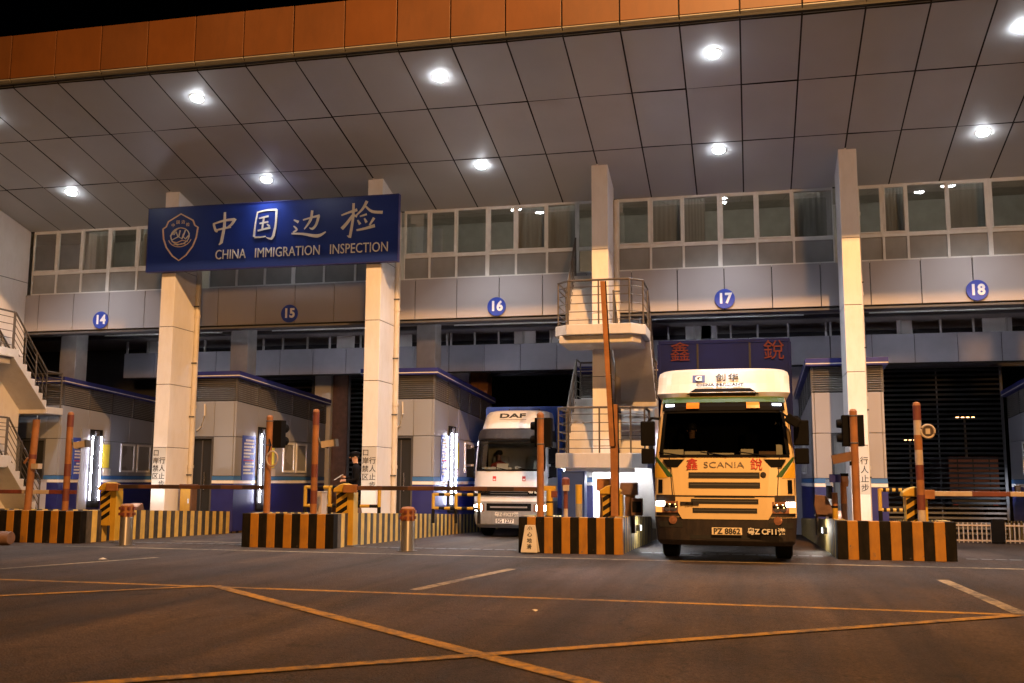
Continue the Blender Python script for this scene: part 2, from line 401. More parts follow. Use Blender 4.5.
    def build(s, name, parent=None, bevel=0.0, smooth=False, loc=None):
        me = bpy.data.meshes.new(name); me.from_pydata(s.v, [], s.f)
        for n in s.mats: me.materials.append(M[n])
        me.polygons.foreach_set("material_index", s.mi)
        bm = bmesh.new(); bm.from_mesh(me); bmesh.ops.recalc_face_normals(bm, faces=bm.faces); bm.to_mesh(me); bm.free()
        if smooth:
            for p in me.polygons: p.use_smooth = True
            try: me.set_sharp_from_angle(angle=math.radians(35))
            except Exception: pass
        o = bpy.data.objects.new(name, me); COL.objects.link(o)
        if parent: o.parent = parent
        if loc: o.location = loc
        if bevel:
            bv = o.modifiers.new("bevel", 'BEVEL'); bv.width = bevel; bv.segments = 2; bv.limit_method = 'ANGLE'; bv.angle_limit = math.radians(50)
        return o

def tag(o, label=None, cat=None, group=None, kind=None):
    if label: o["label"] = label
    if cat: o["category"] = cat
    if group: o["group"] = group
    if kind: o["kind"] = kind
    return o
def thing(name, label, cat, loc=(0, 0, 0), rz=0.0, group=None):
    o = bpy.data.objects.new(name, None); COL.objects.link(o)
    o.empty_display_size = 0.2
    o.location = loc; o.rotation_euler = (0, 0, rz)
    return tag(o, label, cat, group)
def dup(o, loc=None, label=None, rz=None, parent=None):
    c = o.copy(); COL.objects.link(c); c.parent = parent
    if loc is not None: c.location = loc
    if rz is not None: c.rotation_euler = (0, 0, rz)
    if label: c["label"] = label
    for ch in list(o.children): dup(ch, parent=c)
    return c

def text_mesh(name, s, size, mt, parent, loc, depth=0.006, rot=(PI / 2, 0, 0), align='CENTER', sx=1.0, spacing=1.0, bold=0.0):
    cu = bpy.data.curves.new(name, 'FONT'); cu.body = s; cu.size = size; cu.extrude = depth
    cu.align_x = align; cu.align_y = 'CENTER'; cu.space_character = spacing; cu.resolution_u = 3; cu.offset = bold
    t = bpy.data.objects.new(name, cu); COL.objects.link(t)
    dg = bpy.context.evaluated_depsgraph_get()
    me = bpy.data.meshes.new_from_object(t.evaluated_get(dg))
    bpy.data.objects.remove(t); bpy.data.curves.remove(cu)
    me.name = name; me.materials.clear(); me.materials.append(M[mt])
    o = bpy.data.objects.new(name, me); COL.objects.link(o)
    o.parent = parent; o.location = loc; o.rotation_euler = rot; o.scale = (sx, 1, 1)
    return o

# lane geometry shared by the whole gate
PITCH_X = 5.93
COLX = [-21.21, -15.30, -9.37, -3.44, 2.49, 8.42]        # column centres
ISLX = [-21.25, -15.30, -9.38, -3.42, 2.60, 8.55]        # traffic island centres
LANES = {14: -18.47, 15: -12.47, 16: -6.47, 17: -0.47, 18: 5.53}
YF, YC, YP = 19.62, 24.70, 26.36                          # fascia, column front, parapet front
CEIL_S = 0.245
def ceil_z(y): return 10.50 - CEIL_S * (y - YF)

# ================================================================== GROUND
def gz(y): return 0.0 if y < 21 else -0.018 * (min(y, 45) - 21)     # the lanes fall gently away behind the islands
g = MB()
for y0, y1 in ((-60, 21), (21, 45), (45, 260)):
    g.quad([(-160, y0, gz(y0)), (160, y0, gz(y0)), (160, y1, gz(y1)), (-160, y1, gz(y1))], "asphalt")
tag(g.build("ground"), "dark worn asphalt plaza in front of the inspection lanes", "ground", kind="structure")
def line(name, a, b, w, mt, label, z=0.004):
    a = Vector((*a, 0)); b = Vector((*b, 0)); d = (b - a).normalized(); n = Vector((-d.y, d.x, 0)) * w / 2
    k = MB(); nseg = max(2, int((b - a).length / 0.8)); prev = None
    for i in range(nseg + 1):
        p = a.lerp(b, i / nseg); j = 1 + random.uniform(-0.07, 0.07)
        cur = (p + n * j, p - n * j)
        if prev: k.quad([(*prev[1][:2], z), (*cur[1][:2], z), (*cur[0][:2], z), (*prev[0][:2], z)], mt)
        prev = cur
    return tag(k.build(name), label, "road marking", kind="structure")
line("road_marking", (-16.0, 12.93), (2.95, 12.27), 0.14, "yellow_line", "long yellow line running across the plaza")
line("road_marking", (-12.9, 7.25), (-6.95, 12.72), 0.14, "yellow_line", "yellow line meeting the long one at far left", 0.008)
line("road_marking", (-6.95, 12.70), (-0.75, 7.05), 0.165, "yellow_line", "thick diagonal yellow line towards the camera", 0.0085)
line("road_marking", (-5.2, 5.95), (2.75, 12.15), 0.145, "yellow_line", "yellow line rising to the right", 0.012)
line("road_marking", (-4.25, 12.96), (-3.74, 16.39), 0.16, "faded_line", "short faded line in front of lane sixteen")
line("road_marking", (-11.47, 14.18), (-10.45, 16.95), 0.14, "faded_line", "short faded line on the left")
line("road_marking", (2.72, 16.30), (2.86, 12.29), 0.17, "faded_line", "short faded line on the right")
line("road_marking", (-14.0, 19.2), (6.5, 18.55), 0.16, "faded_line", "faded stop line before the striped islands", 0.0045)
line("road_marking", (-12.9, 21.5), (-10.6, 21.3), 0.14, "faded_line", "faded line at the lane mouth left of the middle")
# oil darkened and patched lane mouths are in the asphalt material; steel drain slots in each lane mouth
dr = MB()
for lx in (-12.4, -6.4, -0.4, 5.6):
    for i in range(14): dr.box(lx - 1.7 + i * 0.25, lx - 1.5 + i * 0.25, 20.6, 20.85, 0.0015, 0.006, "grey_dark")
tag(dr.build("drain_cover"), "steel drain slots across the lane mouths", "drain", kind="structure")

# ================================================================== GATE BUILDING
bld = thing("gate_building", "long border gate building with grey panelled canopy and orange fascia", "building", (0, YP, 0))
off = (0, -YP, 0)                                           # parts are written in world coordinates
def part(mb, name, parent=bld, **k):
    return mb.build(name, parent, loc=off if parent is bld else None, **k)
XL, XR = -29.0, 17.0
JX = [0.07 + 1.186 * i for i in range(-25, 16)]
# fascia of separate orange panels over a dark backing
f = MB(); gap = 0.014
for i in range(len(JX) - 1):
    x0, x1 = JX[i] + gap, JX[i + 1] - gap
    t = random.uniform(-0.006, 0.006)
    f.box(x0, x1, YF + t, YF + 0.04 + t, 10.63, 11.68, random.choice(["orange_panel", "orange_panel_b"]))
f.box(XL, XR, YF + 0.06, YF + 0.22, 10.64, 11.66, "joint")
part(f, "fascia", bevel=0.006)
lp = MB()
for i in range(len(JX) - 1):
    lp.prism([(YF + 0.012, 10.622), (YF + 0.012, 10.60), (YF + 0.15, 10.485), (YF + 0.15, 10.622)], 'x', JX[i] + gap, JX[i + 1] - gap, "lip")
part(lp, "fascia_edge", bevel=0.004)
# soffit panels, each very slightly out of true
s = MB()
rows = [YF + 0.145, 21.86, 24.05, YP + 0.1]
for i in range(len(JX) - 1):
    for j in range(3):
        x0, x1 = JX[i] + 0.017, JX[i + 1] - 0.017; y0, y1 = rows[j] + 0.017, rows[j + 1] - 0.017
        d = [random.uniform(-0.009, 0.009) for _ in range(4)]
        P = [(x0, y0, ceil_z(y0) + d[0]), (x1, y0, ceil_z(y0) + d[1]), (x1, y1, ceil_z(y1) + d[2]), (x0, y1, ceil_z(y1) + d[3])]
        s.quad(P, random.choice(["soffit", "soffit", "soffit_b", "soffit_c"]))
part(s, "soffit")
b = MB()
b.prism([(YF + 0.06, ceil_z(YF + 0.06) + 0.03), (YP + 0.2, ceil_z(YP + 0.2) + 0.03), (YP + 0.2, 11.0), (YF + 0.22, 11.6)], 'x', XL, XR, "joint")
part(b, "roof")
rf = MB(); rf.box(XL, XR, YP + 0.2, 42.0, 10.6, 11.2, "grey_dark"); part(rf, "roof_slab")

# parapet of pale panels with open joints, one mesh per bay
def bay_edges(i): return COLX[i] + 0.22, COLX[i + 1] - 0.22
for i in range(len(COLX) - 1):
    x0, x1 = bay_edges(i)
    p = MB(); n = 5; xs = [x0 - 0.22 + 0.03]
    w = PITCH_X / 5
    xs = [COLX[i] + w * (k + 0.5) for k in range(5)]
    edges = [COLX[i] + 0.0] + xs + [COLX[i + 1] - 0.0]
    for k in range(len(edges) - 1):
        a, c = edges[k] + 0.010, edges[k + 1] - 0.010
        t = random.uniform(-0.004, 0.004)
        p.box(a, c, YP + t, YP + 0.05 + t, 5.76, 6.86, "alu")
    p.box(COLX[i], COLX[i + 1], YP + 0.06, YP + 0.35, 5.72, 6.83, "joint")
    p.box(COLX[i] + .002, COLX[i + 1] - .002, YP + 0.012, YP + 0.4, 5.66, 5.715, "grey_dark")
    part(p, "parapet", bevel=0.005)
rooms = MB()
rooms.box(XL, XR, YP + 3.6, YP + 3.7, 6.85, 10.6, "room")
rooms.box(XL, XR, YP + 0.4, YP + 3.6, 6.70, 6.80, "room")
rooms.box(XL, XR, YP + 0.45, YP + 3.6, 9.30, 9.36, "room")
part(rooms, "upper_room")
for i in range(len(COLX) - 1):  # unseen lamp strips added to brighten the rooms behind the panes
    pl_ = MB(); pl_.tube([(COLX[i] + .5, YP + .27, 8.97), (COLX[i + 1] - .5, YP + .27, 8.97)], .012, "added_room_tube", 8); PL = part(pl_, "added_room_lamp")
    pl_ = MB(); pl_.tube([(COLX[i] + .8, YP + 1.25, 9.22), (COLX[i + 1] - .8, YP + 1.25, 9.22)], .018, "added_room_tube", 8); part(pl_, "added_room_lamp")
# windows: mullion layouts measured for each bay (fractions of the bay), thick = coupled frames
LAY = {0: ([0, .155, .31, .475, .65, .82, 1], {3}), 1: ([0, .16, .32, .48, .65, .82, 1], {3}), 2: ([0, .135, .275, .435, .58, .735, .885, 1], {3, 6}),
       3: ([0, .16, .315, .485, .655, .82, 1], {3}), 4: ([0, .135, .24, .41, .585, .755, 1], {4})}
ZW0, ZT, ZW1 = 6.87, 7.53, 8.83
for i in range(len(COLX) - 1):
    x0, x1 = bay_edges(i); W = x1 - x0; fr, thick = LAY[i]
    for k in range(len(fr) - 1):
        a, c = x0 + W * fr[k], x0 + W * fr[k + 1]
        w = thing_w = bpy.data.objects.new("window", None); COL.objects.link(w); w.parent = bld; w.location = ((a + c) / 2, 0, ZW0)
        hw = (c - a) / 2; fm = MB()
        lw = 0.055 if k in thick else 0.03; rw = 0.055 if (k + 1) in thick else 0.03
        y0, y1 = 0.075, 0.16
        H_ = ZW1 - ZW0; T = ZT - ZW0
        fm.box(-hw, -hw + lw, y0, y1, 0, H_, "frame_white"); fm.box(hw - rw, hw, y0, y1, 0, H_, "frame_white")
        fm.box(-hw + lw, hw - rw, y0 + .004, y1, T - 0.05, T + 0.05, "frame_white")
        fm.box(-hw + lw, hw - rw, y0 + .004, y1, H_ - 0.06, H_, "frame_white"); fm.box(-hw + lw, hw - rw, y0 + .004, y1, 0, 0.04, "frame_white")
        door = (i == 2 and k == 6)
        # opening sash
        if (k % 3) != 2 and not door:
            e = 0.035
            for q in ((-hw + lw, -hw + lw + e, T + .05, H_ - .06), (hw - rw - e, hw - rw, T + .05, H_ - .06)):
                fm.box(q[0], q[1], y0 - 0.02, y0 + 0.02, q[2], q[3], "frame_white")
            fm.box(-hw + lw + e, hw - rw - e, y0 - 0.02, y0 + 0.02, T + .05, T + .05 + e, "frame_white")
            fm.box(-hw + lw + e, hw - rw - e, y0 - 0.02, y0 + 0.02, H_ - .06 - e, H_ - .06, "frame_white")
        fm.build("frame", w, bevel=0.004)
        pn = MB(); t = random.uniform(-0.006, 0.006)
        pn.quad([(-hw + lw, 0.11 + t, T + .05), (hw - rw, 0.11 - t, T + .05), (hw - rw, 0.115 - t, H_ - .06), (-hw + lw, 0.115 + t, H_ - .06)], "glass")
        pn.quad([(-hw + lw, 0.11, .04), (hw - rw, 0.11, .04), (hw - rw, 0.11, T - .05), (-hw + lw, 0.11, T - .05)], "glass" if door else "frosted")
        pn.build("pane", w)
        if random.random() < 0.6 and not door:
            cu = MB(); x = -hw + lw; full = random.choice([1, 1, 1, 1, .6])
            n = 14
            for q in range(n):
                xa = -hw + (2 * hw) * q / n * full; xb = -hw + (2 * hw) * (q + 1) / n * full
                ya, yb = 0.34 + 0.012 * (q % 2), 0.34 + 0.012 * ((q + 1) % 2)
                cu.quad([(xa, ya, 0.02), (xb, yb, 0.02), (xb, yb, H_ - .03), (xa, ya, H_ - .03)], "curtain")
            cu.build("curtain", w)

# columns: clad in tall panels with open joints, drainpipe behind on the right
def column(cx):
    k = MB(); hw = 0.205; zs = [0.3, 2.24, 3.93, 5.50, 7.10, ceil_z(YC) + 0.1]
    for a, c in zip(zs[:-1], zs[1:]):
        k.box(cx - hw, cx + hw, YC, YC + 1.2, a + 0.007, c - 0.007, "column")
    k.box(cx - hw + .012, cx + hw - .012, YC + .012, YC + 1.188, 0.3, ceil_z(YC) + .1, "joint")
    o = part(k, "column", bevel=0.008)
    d = MB(); px = cx + hw + 0.07; py = YC + 1.12
    d.tube([(px, py, 0.5), (px, py, ceil_z(py) - 0.35)], 0.075, "pipe", 14)
    for z in (1.7, 3.35, 5.9, 7.9): d.lathe([(0.088, 0), (0.088, 0.09)], (px, py, z), "pipe", 14)
    for z in (1.5, 3.1, 4.6, 6.2): d.box(px - 0.11, px + 0.09, py - 0.09, py - 0.07, z, z + 0.035, "grey_dark")
    dd = d.build("drainpipe", bld, loc=off, smooth=True)
    return o
for cx in COLX[1:]: column(cx)
ew = MB()                                                    # pier wall at the left end of the canopy
for a, c in ((0.3, 2.9), (2.9, 5.0), (5.0, 7.25), (7.25, 9.9)):
    ew.prism([(23.2, a + .008), (YP + .05, a + .008), (YP + .05, min(c - .008, ceil_z(YP) - .02)), (23.2, min(c - .008, ceil_z(23.2) - .02))], 'x', -21.5, -21.08, "column")
ew.box(-21.48, -21.10, 23.22, YP + .03, .3, 8.7, "joint")
part(ew, "pier_wall", bevel=0.008)

# inside of the gate: low soffit, added lamps, rear pillars, rear band, rear glazing
so = MB(); so.box(XL, XR, YP + 0.42, 40.0, 6.17, 6.24, "concrete")
for yy in (28.6, 30.2): so.box(XL, XR, yy, yy + 0.18, 6.06, 6.168, "grey_dark")
part(so, "lane_soffit")
bt = MB()
for i in range(5):
    lx = (COLX[i] + COLX[i + 1]) / 2
    bt.tube([(lx - 2.1, 29.3, 6.02), (lx + 2.1, 29.3, 6.02)], 0.022, "frame_white", 10)
    for q in (-1.8, 0, 1.8): bt.box(lx + q - .01, lx + q + .01, 29.29, 29.31, 6.05, 6.17, "grey_dark")
part(bt, "cable_tray")
for i in range(5):                                          # unseen lane lamps added behind the parapet to brighten the lanes
    lx = (COLX[i] + COLX[i + 1]) / 2
    hl_ = MB(); hl_.box(lx - 1.7, lx + 1.7, 27.12, 27.28, 6.10, 6.168, "white"); H0 = part(hl_, "added_lane_lamp")
    tb_ = MB(); tb_.tube([(lx - 1.6, 27.2, 6.06), (lx + 1.6, 27.2, 6.06)], .03, "added_batten", 10); tb_.build("lamp_tube", H0)
for cx in COLX:
    q = MB(); q.box(cx + 0.05, cx + 0.62, 28.2, 28.8, 4.0, 6.17, "concrete"); part(q, "rear_pillar", bevel=0.02)
YB = 31.7
for i in range(5):
    p = MB(); x0 = COLX[i] + .002; x1 = COLX[i + 1] - .002; n = 5
    for k in range(n):
        a = x0 + (x1 - x0) * k / n + .009; c = x0 + (x1 - x0) * (k + 1) / n - .009
        p.box(a, c, YB, YB + 0.05, 4.89, 5.74, "band")
    p.box(x0, x1, YB + .052, YB + .3, 4.86, 5.72, "joint")
    part(p, "rear_band", bevel=0.005)
    wfr = MB(); wx = x0
    while wx < x1:
        wfr.box(wx, wx + 0.06, YB + .1, YB + .16, 5.745, 6.17, "frame_white"); wx += random.choice([0.8, 0.9, 1.1])
    for _ in range(2):
        xx = random.uniform(x0 + .2, x1 - 1); wfr.box(xx, xx + random.uniform(.35, .8), YB + .17, YB + .2, 5.745, 6.168, "white")
    wfr.box(x0, x1, YB + 2.4, YB + 2.5, 5.5, 6.168, "dark")
    part(wfr, "rear_window")
# rear openings: slatted shutters in some lanes, open dark in others
def shutter(x0, x1, z0, z1, y=33.6, pitch=0.15, hgt=0.066, mt="shutter"):
    q = MB(); z = z0
    while z < z1:
        q.box(x0, x1, y, y + .02, z, z + hgt, mt, rot=Matrix.Rotation(math.radians(-24), 3, 'X')); z += pitch
    for xx in (x0, x1 - .08): q.box(xx, xx + .08, y - .06, y - .02, z0, z1, "grey_dark")
    n = int((x1 - x0) / 1.6)
    for t in range(1, n): 
        xx = x0 + (x1 - x0) * t / n; q.box(xx - .02, xx + .02, y + .035, y + .06, z0, z1, "grey_dark")
    return part(q, "roller_shutter")
shutter(3.86, 7.6, -0.15, 4.95)
shutter(-17.6, -14.85, 0.2, 5.2, pitch=0.2)
shutter(-13.55, -12.3, 0.2, 5.2, pitch=0.16)
for (x0, x1, y0, y1, z1, mt) in ((-14.8, -14.2, 33.5, 34.1, 5.4, "white"), (-14.16, -13.6, 33.6, 33.9, 5.4, "wood"), (-10.0, -9.2, 33.6, 34.2, 5.4, "white"),
                                 (-9.1, -8.5, 33.4, 34.0, 5.1, "rust_orange"), (1.2, 2.1, 33.5, 34.1, 5.4, "band"), (2.7, 3.8, 33.6, 34.1, 5.4, "grey_dark")):
    rp = MB(); rp.box(x0, x1, y0, y1, -.3, z1, mt); part(rp, "rear_pier", bevel=.01)
rw = MB(); rw.box(XL, -17.7, 33.7, 34.0, -.4, 6, "grey_dark"); rw.box(XL, XR, 33.8, 34.1, 4.95, 10.6, "grey_dark"); part(rw, "rear_wall")

# ================================================================== DOWNLIGHTS
def downlight(x, y, label):
    t = thing("downlight", label, "ceiling light", (x, y, ceil_z(y)), 0, "round downlights in the canopy soffit")
    t.rotation_euler = (-math.atan(CEIL_S), 0, 0)
    r = MB(); r.lathe([(0.134, -0.002), (0.175, -0.002), (0.18, -0.008), (0.17, -0.012), (0.138, -0.012), (0.134, -0.004)], (0, 0, 0), "frame_white", 28)
    r.build("rim", t, smooth=True)
    l = MB(); l.lathe([(0.133, -0.012), (0.131, -0.034), (0.105, -0.050), (0.06, -0.060), (0.005, -0.063)], (0, 0, 0), "downlight", 28)
    l.build("lens", t, smooth=True)
    ld = bpy.data.lights.new("downlight_beam", 'SPOT'); ld.energy = 1800; ld.color = (0.93, 0.95, 1.0)
    ld.spot_size = math.radians(104); ld.spot_blend = 1.0; ld.shadow_soft_size = .13
    lo = bpy.data.objects.new("downlight_beam", ld); COL.objects.link(lo); lo.parent = t; lo.location = (0, 0, -.075); lo.rotation_euler = (math.atan(CEIL_S), 0, 0)
    return t
dl0 = None
names = {-1: "beyond lane fourteen at the far left", 0: "above lane fourteen", 1: "above lane fifteen", 2: "above lane sixteen", 3: "above lane seventeen", 4: "above lane eighteen"}
for k in range(0, 5):
    for y, row in ((20.72, "front"), (24.36, "rear")):
        lab = f"round white downlight in the {row} row of the canopy {names[k]}"
        x = -18.25 + 5.92 * k + (0.25 if (row == "front" and k == 0) else 0)
        if dl0 is None: dl0 = downlight(x, y, lab)
        else:
            q_ = dup(dl0, (x, y, ceil_z(y)), lab, rz=None)
            if k == 1 and row == "rear":                    # the lamp close above the sign is dimmed to soften its hot spot there
                for ch in q_.children:
                    if ch.type == 'LIGHT': ch.data = ch.data.copy(); ch.data.energy = 170
for o in bpy.data.objects:
    if o.name.startswith("downlight") and o.type == 'EMPTY': o.rotation_euler = (-math.atan(CEIL_S), 0, 0)

# ================================================================== SIGN BOARD
SX0, SX1, SZ0, SZ1, SY = -15.90, -8.67, 7.00, 8.77, 24.55
sg = thing("sign_board", "long blue sign with pale brush characters and shield emblem fixed across two columns", "sign", (SX0, SY, SZ0))
q = MB(); q.box(0, SX1 - SX0, 0, 0.13, 0, SZ1 - SZ0, "sign_blue"); q.build("panel", sg, bevel=0.01)
q = MB()
for (a, c, d, e) in ((-.012, 7.242, -.012, .012), (-.012, 7.242, 1.758, 1.782)): q.box(a, c, -.012, .14, d, e, "booth_blue")
for a in (-.012, 7.218): q.box(a, a + .024, -.0125, .14, .0125, 1.7575, "booth_blue")
q.build("frame", sg)
# brush characters drawn as tapered strokes (units: metres on the board)
CH = {
 "zhong": [([(0, .62), (.05, .44), (.10, .40)], [.07, .08, .05]), ([(-.02, .63), (.25, .72), (.50, .74)], [.05, .07, .09]), ([(.52, .76), (.44, .60), (.36, .53)], [.09, .08, .05]),
           ([(.06, .44), (.22, .48), (.42, .52)], [.06, .06, .07]), ([(.26, .97), (.26, .55), (.20, .05)], [.07, .09, .10]), ([(.20, .06), (.15, .0)], [.09, .03])],
 "guo": [([(.05, .90), (.0, .5), (-.02, .12)], [.05, .06, .08]), ([(.04, .93), (.30, .99), (.58, .99)], [.05, .06, .08]), ([(.58, 1.0), (.57, .5), (.52, .16)], [.08, .08, .10]), ([(.53, .17), (.46, .03), (.32, .08)], [.10, .08, .03]),
         ([(.10, .73), (.36, .79)], [.05, .07]), ([(.12, .56), (.36, .60)], [.05, .06]), ([(.24, .77), (.22, .58), (.20, .36)], [.06, .06, .07]), ([(.08, .32), (.24, .36), (.42, .40)], [.06, .06, .08]), ([(.33, .52), (.40, .45)], [.05, .07]),
         ([(0, .10), (.16, .10), (.3, .12)], [.06, .05, .04])],
 "bian": [([(.05, .78), (.18, .70)], [.04, .10]), ([(.05, .58), (.14, .46), (.04, .38)], [.04, .07, .05]), ([(.0, .34), (.30, .31), (.70, .22), (.92, .34)], [.05, .08, .12, .03]),
          ([(.30, .76), (.55, .83), (.74, .87)], [.05, .06, .09]), ([(.72, .88), (.66, .60), (.56, .46), (.48, .50)], [.09, .08, .08, .02]), ([(.54, 1.05), (.50, .74), (.34, .46)], [.08, .09, .03])],
 "jian": [([(.0, .86), (.20, .93), (.42, .99)], [.04, .06, .09]), ([(.32, 1.18), (.31, .72), (.24, .22)], [.07, .08, .08]), ([(.24, .24), (.17, .28)], [.07, .02]), ([(.30, .84), (.16, .64), (.02, .48)], [.07, .09, .10]), ([(.32, .86), (.42, .80)], [.04, .07]),
          ([(.68, 1.22), (.56, 1.0), (.36, .80)], [.09, .07, .03]), ([(.64, 1.08), (.82, .92), (1.10, .88)], [.05, .08, .09]), ([(.50, .80), (.68, .85)], [.04, .06]), ([(.44, .70), (.51, .58)], [.04, .08]), ([(.62, .74), (.68, .62)], [.04, .08]), ([(.88, .74), (.76, .54)], [.08, .04]),
          ([(.42, .42), (.62, .45), (.90, .52)], [.05, .07, .10])]}
from_px = lambda px: (px)                                     # board positions below are in metres from its left edge
for nm, ox, oz, sc, kx in (("zhong", 1.98, 0.66, 0.92, 1.32), ("guo", 3.20, 0.73, 0.82, 1.28), ("bian", 4.26, 0.58, 0.84, 1.26), ("jian", 5.66, 0.46, 0.96, 1.08)):
    c = MB()
    for n_, (pts, ws) in enumerate(CH[nm]):
        P = [Vector((p[0], p[1])) for p in pts]
        # smooth the brush path
        fine = []; fw = []
        for a in range(len(P) - 1):
            for t in range(4):
                u = t / 4
                p0 = P[max(a - 1, 0)]; p1 = P[a]; p2 = P[a + 1]; p3 = P[min(a + 2, len(P) - 1)]
                fine.append(0.5 * ((2 * p1) + (-p0 + p2) * u + (2 * p0 - 5 * p1 + 4 * p2 - p3) * u * u + (-p0 + 3 * p1 - 3 * p2 + p3) * u ** 3))
                fw.append(ws[a] * (1 - u) + ws[a + 1] * u)
        fine.append(P[-1]); fw.append(ws[-1])
        c.stroke([(p.x * sc * kx, p.y * sc) for p in fine], [w * sc * 0.92 for w in fw], 0.0, 0.012 + 0.0006 * n_, "letter")
    c.build("character", sg, loc=(ox, -0.001, oz))
text_mesh("lettering", "CHINA   IMMIGRATION   INSPECTION", 0.37, "letter", sg, (4.52, -0.008, 0.375), 0.008, sx=0.77, spacing=1.02, bold=0.0)
# shield emblem
em = MB()
SH = [(-.44, .46), (-.36, .52), (-.31, .66), (0, .86), (.31, .66), (.36, .52), (.44, .46), (.41, .18), (.33, -.06), (.17, -.30), (0, -.44), (-.17, -.30), (-.33, -.06), (-.41, .18), (-.44, .46)]
em.stroke(SH, [.035] * len(SH), 0, .010, "letter_gold")
CIR = [(.23 * math.cos(2 * PI * t / 28), .24 + .23 * math.sin(2 * PI * t / 28)) for t in range(29)]
em.stroke(CIR, [.024] * 29, 0, .0085, "letter")
for r in (.30,):
    em.stroke([(r * math.cos(math.radians(a)), .24 + r * math.sin(math.radians(a))) for a in range(200, 341, 10)], [.02] * 15, 0, .008, "letter_gold")
em.stroke([(-.08, .44), (-.24, .26), (-.20, .14), (-.05, .22), (-.10, .36), (-.16, .28)], [.03] * 6, 0, .0115, "letter")
em.stroke([(.0, .40), (-.03, .22), (.05, .16), (.09, .30)], [.03] * 4, 0, .012, "letter")
em.stroke([(.13, .40), (.08, .22), (.14, .15), (.23, .26)], [.03] * 4, 0, .0125, "letter")
em.stroke([(-.20, .10), (-.07, .06), (.06, .12), (.20, .08)], [.025] * 4, 0, .0119, "letter_gold")
em.stroke([(-.15, .02), (-.05, -.01), (.05, .03), (.15, .01)], [.02] * 4, 0, .0113, "letter_gold")
em.stroke([(-.10, .43), (.0, .47), (.14, .43)], [.02] * 3, 0, .0107, "letter_gold")
eo = em.build("emblem", sg, loc=(0.98, -0.001, 0.72)); eo.scale = (1.2, 1, 1)
for t, (ax, az) in zip("中国边检", ((-.185, .575), (-.065, .655), (.065, .655), (.185, .575))):
    text_mesh("emblem_lettering", t, 0.11, "letter_gold", sg, (0.98 + ax * 1.2, -0.006, 0.72 + az - .03), 0.004)

# lane number signs
LBL = {14: "fourteen", 15: "fifteen", 16: "sixteen", 17: "seventeen", 18: "eighteen"}
for n, lx in LANES.items():
    t = thing("lane_number_sign", f"round blue sign with the lane number {n} on the parapet", "sign", (lx, YP - 0.012, 6.03), 0, "round lane number signs")
    d = MB(); d.lathe([(0.255, 0), (0.255, -0.02), (0.248, -0.026)], (0, 0, 0), "disc_blue", 36, 'y'); d.build("disc", t, smooth=True)
    text_mesh("lettering", str(n), 0.36, "white", t, (0, -0.030, 0.0), 0.004, bold=0.014, sx=0.95, spacing=1.06)

# notices on three columns
for i, lab in ((1, "left signed column"), (2, "right signed column"), (4, "column right of the tall yellow cab")):
    cx = COLX[i]
    t = thing("notice_board", f"grey notice with black characters on the {lab}", "notice", (cx, YC - 0.012, 1.13), 0, "grey pedestrian notices on the columns")
    q = MB(); q.box(-0.195, 0.195, 0, 0.008, 0, 1.10, "notice"); q.build("panel", t)
    for j, ch in enumerate("口岸禁区"): text_mesh("lettering", ch, 0.185, "ink", t, (-0.095, -0.004, 0.95 - 0.205 * j), 0.003, bold=0.001)
    for j, ch in enumerate("行人止步"): text_mesh("lettering", ch, 0.185, "ink", t, (0.095, -0.004, 0.75 - 0.205 * j), 0.003, bold=0.001)

# ================================================================== TRAFFIC ISLANDS
def island(cx, n, first, label):
    t = thing("traffic_island", label, "traffic island", (cx, 20.05, 0), 0, "striped traffic islands between the lanes")
    L0 = 14.5; w = 1.03; th = 0.22; z0, sl, gs = 0.70, 0.034, 0.018
    def top(y): return z0 - sl * max(0, y - 1)
    def bot(y): return -gs * max(0, y - 0.95) - 0.05
    fw = MB(); sw = 2 * w / n
    for i in range(n):
        a, c = -w + sw * i, -w + sw * (i + 1)
        fw.box(a, c, 0, th, -0.02, z0, "black" if (i + first) % 2 == 0 else "hazard")
    fw.build("front_wall", t, bevel=0.012)
    for s in (-1, 1):
        sd = MB(); y = th + 0.003; i = 0; sw2 = 0.19
        xa, xb = (w - 0.2, w) if s > 0 else (-w, -w + 0.2)
        while y < L0:
            y2 = min(y + sw2, L0)
            sd.prism([(y, bot(y)), (y2, bot(y2)), (y2, top(y2)), (y, top(y))], 'x', xa, xb, "black_side" if i % 2 == 0 else "hazard_side")
            y = y2; i += 1
        sd.build("side_wall", t)
    dk = MB(); dk.prism([(th + .01, 0), (L0, -.3), (L0, 0.10), (th + .01, 0.36)], 'x', -w + 0.205, w - 0.205, "concrete"); dk.build("deck", t)
    return t
def deckz(y): return 0.36 - 0.018 * max(0, y - 20.3)
island(ISLX[1], 11, 0, "black and orange striped island below the left signed column")
island(ISLX[2], 11, 0, "black and orange striped island below the right signed column")
island(ISLX[3], 12, 0, "black and orange striped island carrying the outdoor stair tower")
island(ISLX[4], 11, 0, "black and orange striped island right of the tall yellow cab")
island(ISLX[0], 11, 0, "striped island below the stair tower at the left edge")
island(ISLX[5], 11, 0, "striped island below the booth at the right edge")

